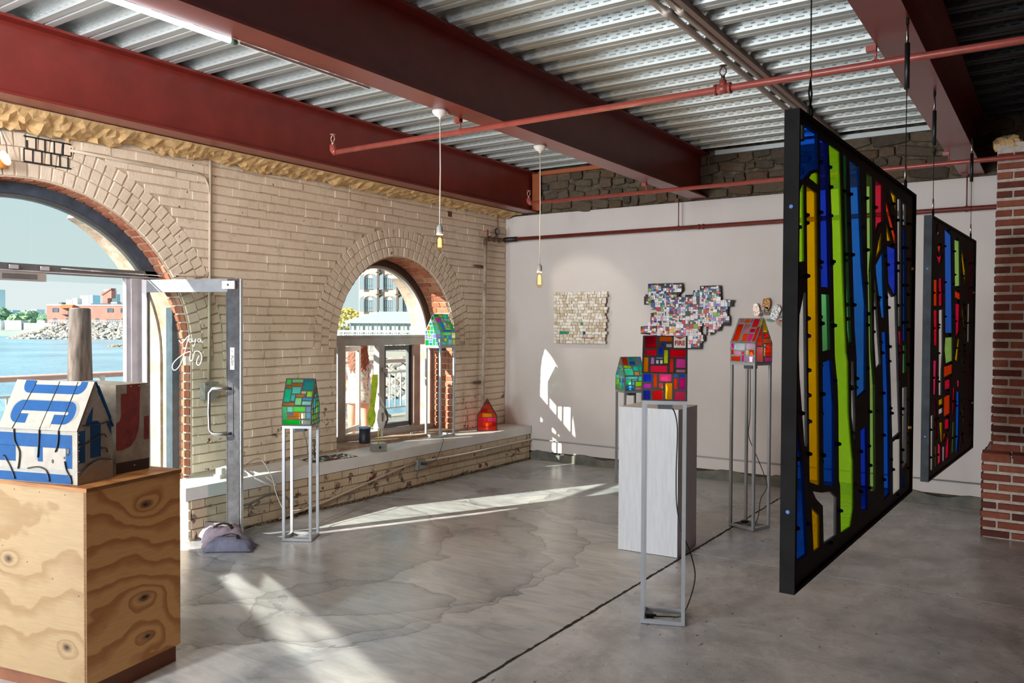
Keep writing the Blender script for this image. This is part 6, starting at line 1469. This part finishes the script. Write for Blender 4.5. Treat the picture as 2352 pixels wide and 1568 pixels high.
g = MB(); g.prism([far(330, lat(-60), -1.2), far(330, lat(120), -1.2), far(1000, lat(400), -1.2), far(1000, lat(-60), -1.2)], (0, 0, -2)); tag(g.build('far_shore', mat('far_shore_grey', '8A9A90', .9, var=.2, scale=.05)), 'low far shore', kind='structure')

# ================================================================ OUTSIDE THE ARCHED WINDOW: brick store building, tent, planting
Dq = 140; wq = empty('brick_store_building', far(Dq, lat(824), -.6), math.atan2(rgt.y, rgt.x)+R(-4), 'tall brick store building with arched windows and grey iron shutters', 'building')
k = Dq/1868.7
M_SBR = mat('sunlit_pale_brick', 'C9AFA2', .9, var=.12, scale=.8); M_SHT = mat('iron_shutter', '76828C', .7, var=.1); M_ARW = mat('reflecting_window', 'B9CCD4', .25, var=.08); M_ARD2 = mat('dark_reveal', '5E5048', .8)
def qx(x): return (x-824)*k
def qz(y): return 2.35+(748-y)*k
MB().box((0, 0, 0), (qx(1100), 16, qz(560))).build('wall', M_SBR, wq)
for rowy in (714.5, 664, 613):
    for i in range(5):
        xc_ = 848+i*44.7; z0 = qz(rowy); hw_ = 8.2*k; hs = 25*k
        P_ = [(qx(xc_)-hw_, -.06, z0), (qx(xc_)+hw_, -.06, z0), (qx(xc_)+hw_, -.06, z0+hs)]+[(qx(xc_)+hw_*math.cos(R(a)), -.06, z0+hs+hw_*math.sin(R(a))) for a in range(15, 180, 15)]+[(qx(xc_)-hw_, -.06, z0+hs)]
        o = MB().prism(P_, (0, .3, 0)).build('window', M_ARW, wq)
        g = MB(); pts = [(qx(xc_)+(hw_+.12)*math.cos(R(a)), -.08, z0+hs+(hw_+.12)*math.sin(R(a))) for a in range(0, 181, 12)]; g.tube(pts, .13, 5); g.build('brick_arch', mat('arch_brick', 'B08A7A', .9), o)
        g = MB()
        for f in (-1, -.5, 0, .5, 1): g.bar((qx(xc_)+hw_*f*.97, -.1, z0), (qx(xc_)+hw_*f*.97, -.1, z0+hs), .09)
        for f in (.0, .33, 1): g.bar((qx(xc_)-hw_, -.1, z0+hs*f), (qx(xc_)+hw_, -.1, z0+hs*f), .09)
        g.build('glazing_bars', mat('glazing_bar_grey', '6E7A80', .6), o)
        for sd in (-1, 1):
            x0_ = qx(xc_)+sd*(hw_+.15); x1_ = x0_+sd*10.5*k; zt = z0+hs
            P_ = [(x0_, -.5, z0-.1), (x1_, -.5, z0-.1), (x1_, -.5, zt), (x1_-sd*2*k, -.5, zt+6*k), (x0_, -.5, zt+10.5*k)]
            MB().prism(P_, (0, .08, 0)).build('shutter', M_SHT, o)
    for i in range(4):
        xc_ = 870.3+i*44.7
        if i < 3:
            g = MB(); g.bar((qx(xc_), -.3, qz(rowy)+.2), (qx(xc_), -.3, qz(rowy-49)), .35, .5); g.bar((qx(xc_)-.4, -.45, qz(rowy-38)), (qx(xc_)+.4, -.45, qz(rowy-38)), .2); g.bar((qx(xc_)+.45, -.3, qz(rowy)), (qx(xc_)+.45, -.3, qz(rowy-49)), .12); g.build('drain_pipe', M_ARD2, wq)
# restaurant tent with pale green roof
tn = empty('restaurant_tent', far(112, lat(880), -.6), math.atan2(rgt.y, rgt.x), 'long pale green tent roof with clear walls below the brick store', 'tent')
k2 = 112/1868.7; tx = lambda x: (x-880)*k2; tz = lambda y: 2.35+(748-y)*k2
MB().prism([(tx(798), -2, tz(737)), (tx(990), -2, tz(737)), (tx(990), 4, tz(714)), (tx(862), 4, tz(714))], (0, 0, -.12)).build('roof', mat('pale_green_canvas', 'A0B4A8', .8, var=.05), tn)
MB().box((tx(800), -2.05, tz(742)), (tx(990), -1.95, tz(737))).build('valance', mat('pale_green_canvas', 'BCD2C4'), tn)
MB().box((tx(808), -1.6, .0), (tx(990), -1.5, tz(742))).build('clear_wall', mat('hazy_clear_wall', 'AEBCC0', .3, var=.15, scale=1), tn)
for q in range(9): MB().bar((tx(812+q*20), -1.9, 0), (tx(812+q*20), -1.9, tz(742)), .12).build('post', mat('tent_post', '5E686C', .6), tn)
for i, (x, y, h, w_, c, lb_) in enumerate(((823, 757, 22, 16, 'D5A58C', 'pinkish flowering shrub by the tent'), (874, 757, 26, 10, '6FA060', 'upright green shrub before the tent'), (868, 760, 12, 16, 'D98A6A', 'orange flower bed before the tent'), (903, 760, 16, 14, 'BBC878', 'yellow-green shrub before the tent'), (936, 760, 34, 12, '6E9C62', 'cone-shaped evergreen before the tent'), (806, 758, 26, 8, '7FAF7C', 'small tree behind the kiosk'))):
    kk = 95/1868.7; c_ = far(95, lat(x), -.55); o = empty('shrub', c_, 0, lb_, 'shrub', 'planting before the tent'); g = MB(); rg = random.Random(70+i)
    for q in range(70):
        zz = rg.random(); rr_ = w_/2*kk*(1-zz*.8 if h > w_ else 1)*rg.random()**.5; a = rg.uniform(0, 6.28)
        g.blob((rr_*math.cos(a), rr_*math.sin(a), zz*h*kk), .09*rg.uniform(.7, 1.6), (1, 1, 1), 1, .3, rnd=rg)
    g.build('foliage', mat('shrub_'+c, c, .9, var=.3, scale=3), o)
ki = empty('pale_kiosk', far(82, lat(791), -.5), math.atan2(rgt.y, rgt.x), 'small pale kiosk with a peaked roof seen at the left of the arch', 'kiosk'); k3 = 82/1868.7
MB().box((-8*k3, 0, 0), (8*k3, .8, 24*k3)).build('walls', mat('kiosk_wall', 'C9CBD2', .7), ki)
MB().prism([(-10*k3, -.1, 24*k3), (10*k3, -.1, 24*k3), (0, -.1, 31*k3)], (0, 1.0, 0)).build('roof', mat('kiosk_roof', 'C2A6A4', .7), ki)
bu = empty('blue_parasol', far(90, lat(785), -.5), 0, 'blue parasol top behind the kiosk', 'parasol'); k4 = 90/1868.7
MB().lathe([(26*k4, 33*k4), (10*k4, 36.5*k4), (.5*k4, 38*k4)], n=10).build('canopy', mat('blue_canvas', '4A6E9E', .8), bu); MB().tube([(0, 0, 0), (0, 0, 38*k4)], .03, 6).build('pole', M_STEEL, bu)
lpz = empty('street_lamp', far(86, lat(792), -.5), 0, 'dark twin-globe street lamp left in the arch', 'lamp post'); k5 = 86/1868.7
g = MB(); g.tube([(0, 0, 0), (0, 0, 47*k5)], .05, 6); g.bar((-5*k5*rgt.x, -5*k5*rgt.y, 47*k5), (5*k5*rgt.x, 5*k5*rgt.y, 47*k5), .06); g.build('post', mat('lamp_iron', '3C4648', .6), lpz)
for sd in (-1, 1): MB().blob((sd*5*k5*rgt.x, sd*5*k5*rgt.y, 50*k5), .16, (1, 1, 1.3), 2, 0, smooth=True).build('globe', mat('globe_white', 'DDE2E2', .4), lpz)
c = far(150, lat(800), -.5); tree((c.x, c.y, -.5), 4.2, 5.4, 'autumn yellow-green tree left of the brick store', 'B3AC62', 91, 420, .26)
g = MB(); kk = 75/1868.7; a, b = far(75, lat(770), 0), far(75, lat(960), 0)
g.bar(a+Vector((0, 0, 1.25)), b+Vector((0, 0, 1.25)), .12, .2); g.bar(a+Vector((0, 0, .95)), b+Vector((0, 0, .95)), .1, .1)
for q in range(20): p = a.lerp(b, q/19); g.bar(p+Vector((0, 0, -.5)), p+Vector((0, 0, 1.3)), .1)
tag(g.build('quay_rail', M_RAILP), 'white quay rail across the view below the tent', 'railing')
g = MB(); g.prism([far(60, lat(700), -.6), far(60, lat(1120), -.6), far(300, lat(1120), -.6), far(300, lat(700), -.6)], (0, 0, -2)); tag(g.build('stone_quay', M_DECK), 'pale quay in front of the brick store', kind='structure')
g = MB(); rg = random.Random(77); a, b = far(60, lat(690), 0), far(60, lat(1100), 0)
for q in range(520):
    u, v = rg.random(), rg.random(); p = a.lerp(b, u)-Vector((fwd.x, fwd.y, 0))*(1-v)*7; g.blob((p.x, p.y, -3+v*2.3), rg.uniform(.22, .5), (1.2, 1, .7), 1, .25, mi=rg.randrange(3), rnd=rg)
tag(g.build('quay_riprap', M_ROCK), 'grey riprap bank sloping to the water beyond the railing', kind='stuff')

# ================================================================ PERSON outside the window, back to us
M_SKIN = mat('skin', 'D89C84', .55, var=.06, scale=6); M_HAIR = mat('auburn_hair', '8E4A2E', .6, var=.45, scale=60, bump=.8, bscale=80, col2='5E2C1A')
t = NT('floral_dress'); v = t.n('ShaderNodeTexVoronoi'); v.inputs['Scale'].default_value = 34; t.l(t.pos(), v.inputs['Vector'])
cc_ = t.ramp(t.noise(20, 4, .7), [(.36, 'C8605C'), (.44, 'CFB4B4'), (.5, 'D2CCCD'), (.58, '7AA48E'), (.66, 'B878A0')]); t.principled(cc_, .8)
M_DRESS = t.mat
pe = empty('person', (-7.62, 7.72, -.02), R(34), 'person with long auburn curls in a pastel floral dress outside the window', 'person'); pe.scale = (.9, .9, .9)
def skin_mesh(name, verts, edges, radii, m_, parent, root=0, sub=2):
    me = bpy.data.meshes.new(name); me.from_pydata(verts, edges, []); o = obj(name, me, parent)
    md = o.modifiers.new('skin', 'SKIN'); md.use_smooth_shade = True
    for i, r_ in enumerate(radii):
        sv = me.skin_vertices[0].data[i]; sv.radius = r_ if isinstance(r_, tuple) else (r_, r_); sv.use_root = (i == root)
    o.modifiers.new('sub', 'SUBSURF').levels = sub; o.modifiers['sub'].render_levels = sub; me.materials.append(m_); return o
V = [(0, 0, .95), (0, -.01, 1.10), (0, 0, 1.28), (0, .0, 1.40), (0, 0, 1.48), (0, .01, 1.53), (0, .015, 1.60), (0, .01, 1.68)]
E = [(0, 1), (1, 2), (2, 3), (3, 4), (4, 5), (5, 6), (6, 7)]
Rd = [(.15, .11), (.115, .09), (.145, .10), (.13, .08), (.05, .05), (.055, .06), (.075, .09), (.05, .06)]
for sd in (-1, 1):
    b = len(V); V += [(sd*.09, 0, .88), (sd*.10, .01, .50), (sd*.095, -.015, .30), (sd*.09, 0, .085), (sd*.095, .06, .03), (sd*.10, .14, .022)]; E += [(0, b), (b, b+1), (b+1, b+2), (b+2, b+3), (b+3, b+4), (b+4, b+5)]; Rd += [.088, .058, .056, .036, .034, .028]
    b = len(V); V += [(sd*.17, 0, 1.37), (sd*.22, -.02, 1.12), (sd*.20, .10, .93), (sd*.16, .16, .90)]; E += [(3, b), (b, b+1), (b+1, b+2), (b+2, b+3)]; Rd += [.05, .038, .03, .026]
    for q in range(5):
        f0 = len(V); V += [(sd*(.145-.012*q), .19+.012*q, .905-.012*abs(q-2)), (sd*(.13-.012*q), .215+.010*q, .89-.012*abs(q-2))]; E += [(b+3, f0), (f0, f0+1)]; Rd += [.010, .008]
skin_mesh('body', V, E, Rd, M_SKIN, pe)
g = MB(); n = 28; prof = [(1.40, .165, .105), (1.33, .175, .12), (1.2, .15, .115), (1.08, .142, .108), (1.0, .18, .14), (.92, .20, .16), (.85, .21, .17)]
vs = [(rx_*math.cos(2*math.pi*k/n)*(1+.02*math.sin(k*3+z*9)), ry_*math.sin(2*math.pi*k/n)*(1+.02*math.sin(k*3+z*9)), z) for z, rx_, ry_ in prof for k in range(n)]
g.add(vs, [(i*n+k, i*n+(k+1) % n, (i+1)*n+(k+1) % n, (i+1)*n+k) for i in range(len(prof)-1) for k in range(n)], 0, True); dr = g.build('dress', M_DRESS, pe); dr.modifiers.new('t', 'SOLIDIFY').thickness = .008
for sd in (-1, 1): MB().tube([(sd*.15, 0, 1.38), (sd*.20, -.005, 1.30), (sd*.225, -.015, 1.2)], [.062, .06, .056], 12).build('sleeve', M_DRESS, pe)
g = MB(); rg = random.Random(4)
for q in range(130):
    a = rg.uniform(math.pi*.95, math.pi*2.05); x, y = .105*math.cos(a), .105*math.sin(a)+.01; z0 = 1.70-rg.random()*.12; ph_ = rg.uniform(0, 6)
    ln = rg.uniform(.24, .33); P_ = [(x*(1+.35*u)+.014*math.sin(ph_+u*16), y*(1+.2*u)-.02*math.sin(math.pi*u)+.012*math.cos(ph_+u*16), z0-ln*u) for u in (i/12 for i in range(13))]
    g.tube(P_, [.016]*11+[.011, .005], 5)
g.blob((0, .0, 1.655), .118, (.95, 1.0, 1.08), 3, .03, smooth=True); g.build('hair', M_HAIR, pe)
face = MB(); face.blob((0, .105, 1.60), .016, (.8, 1.2, 1.3), 2, 0, smooth=True); face.build('nose', M_SKIN, pe)
for sd in (-1, 1):
    MB().blob((sd*.032, .098, 1.635), .011, (1.2, .6, .8), 2, 0, smooth=True).build('eye', mat('eye_white', 'E8E4E0', .3, var=0), pe)
    MB().blob((sd*.086, .02, 1.61), .022, (.4, .8, 1.3), 2, 0, smooth=True).build('ear', M_SKIN, pe)
    MB().blob((sd*.10, .075, .03), .05, (.85, 2.2, .6), 2, .02, smooth=True).build('shoe', mat('tan_sandal', '8A6A50', .7), pe)
MB().blob((0, .10, 1.565), .02, (1.3, .4, .4), 2, 0, smooth=True).build('mouth', mat('lip', 'A85A54', .5, var=0), pe)
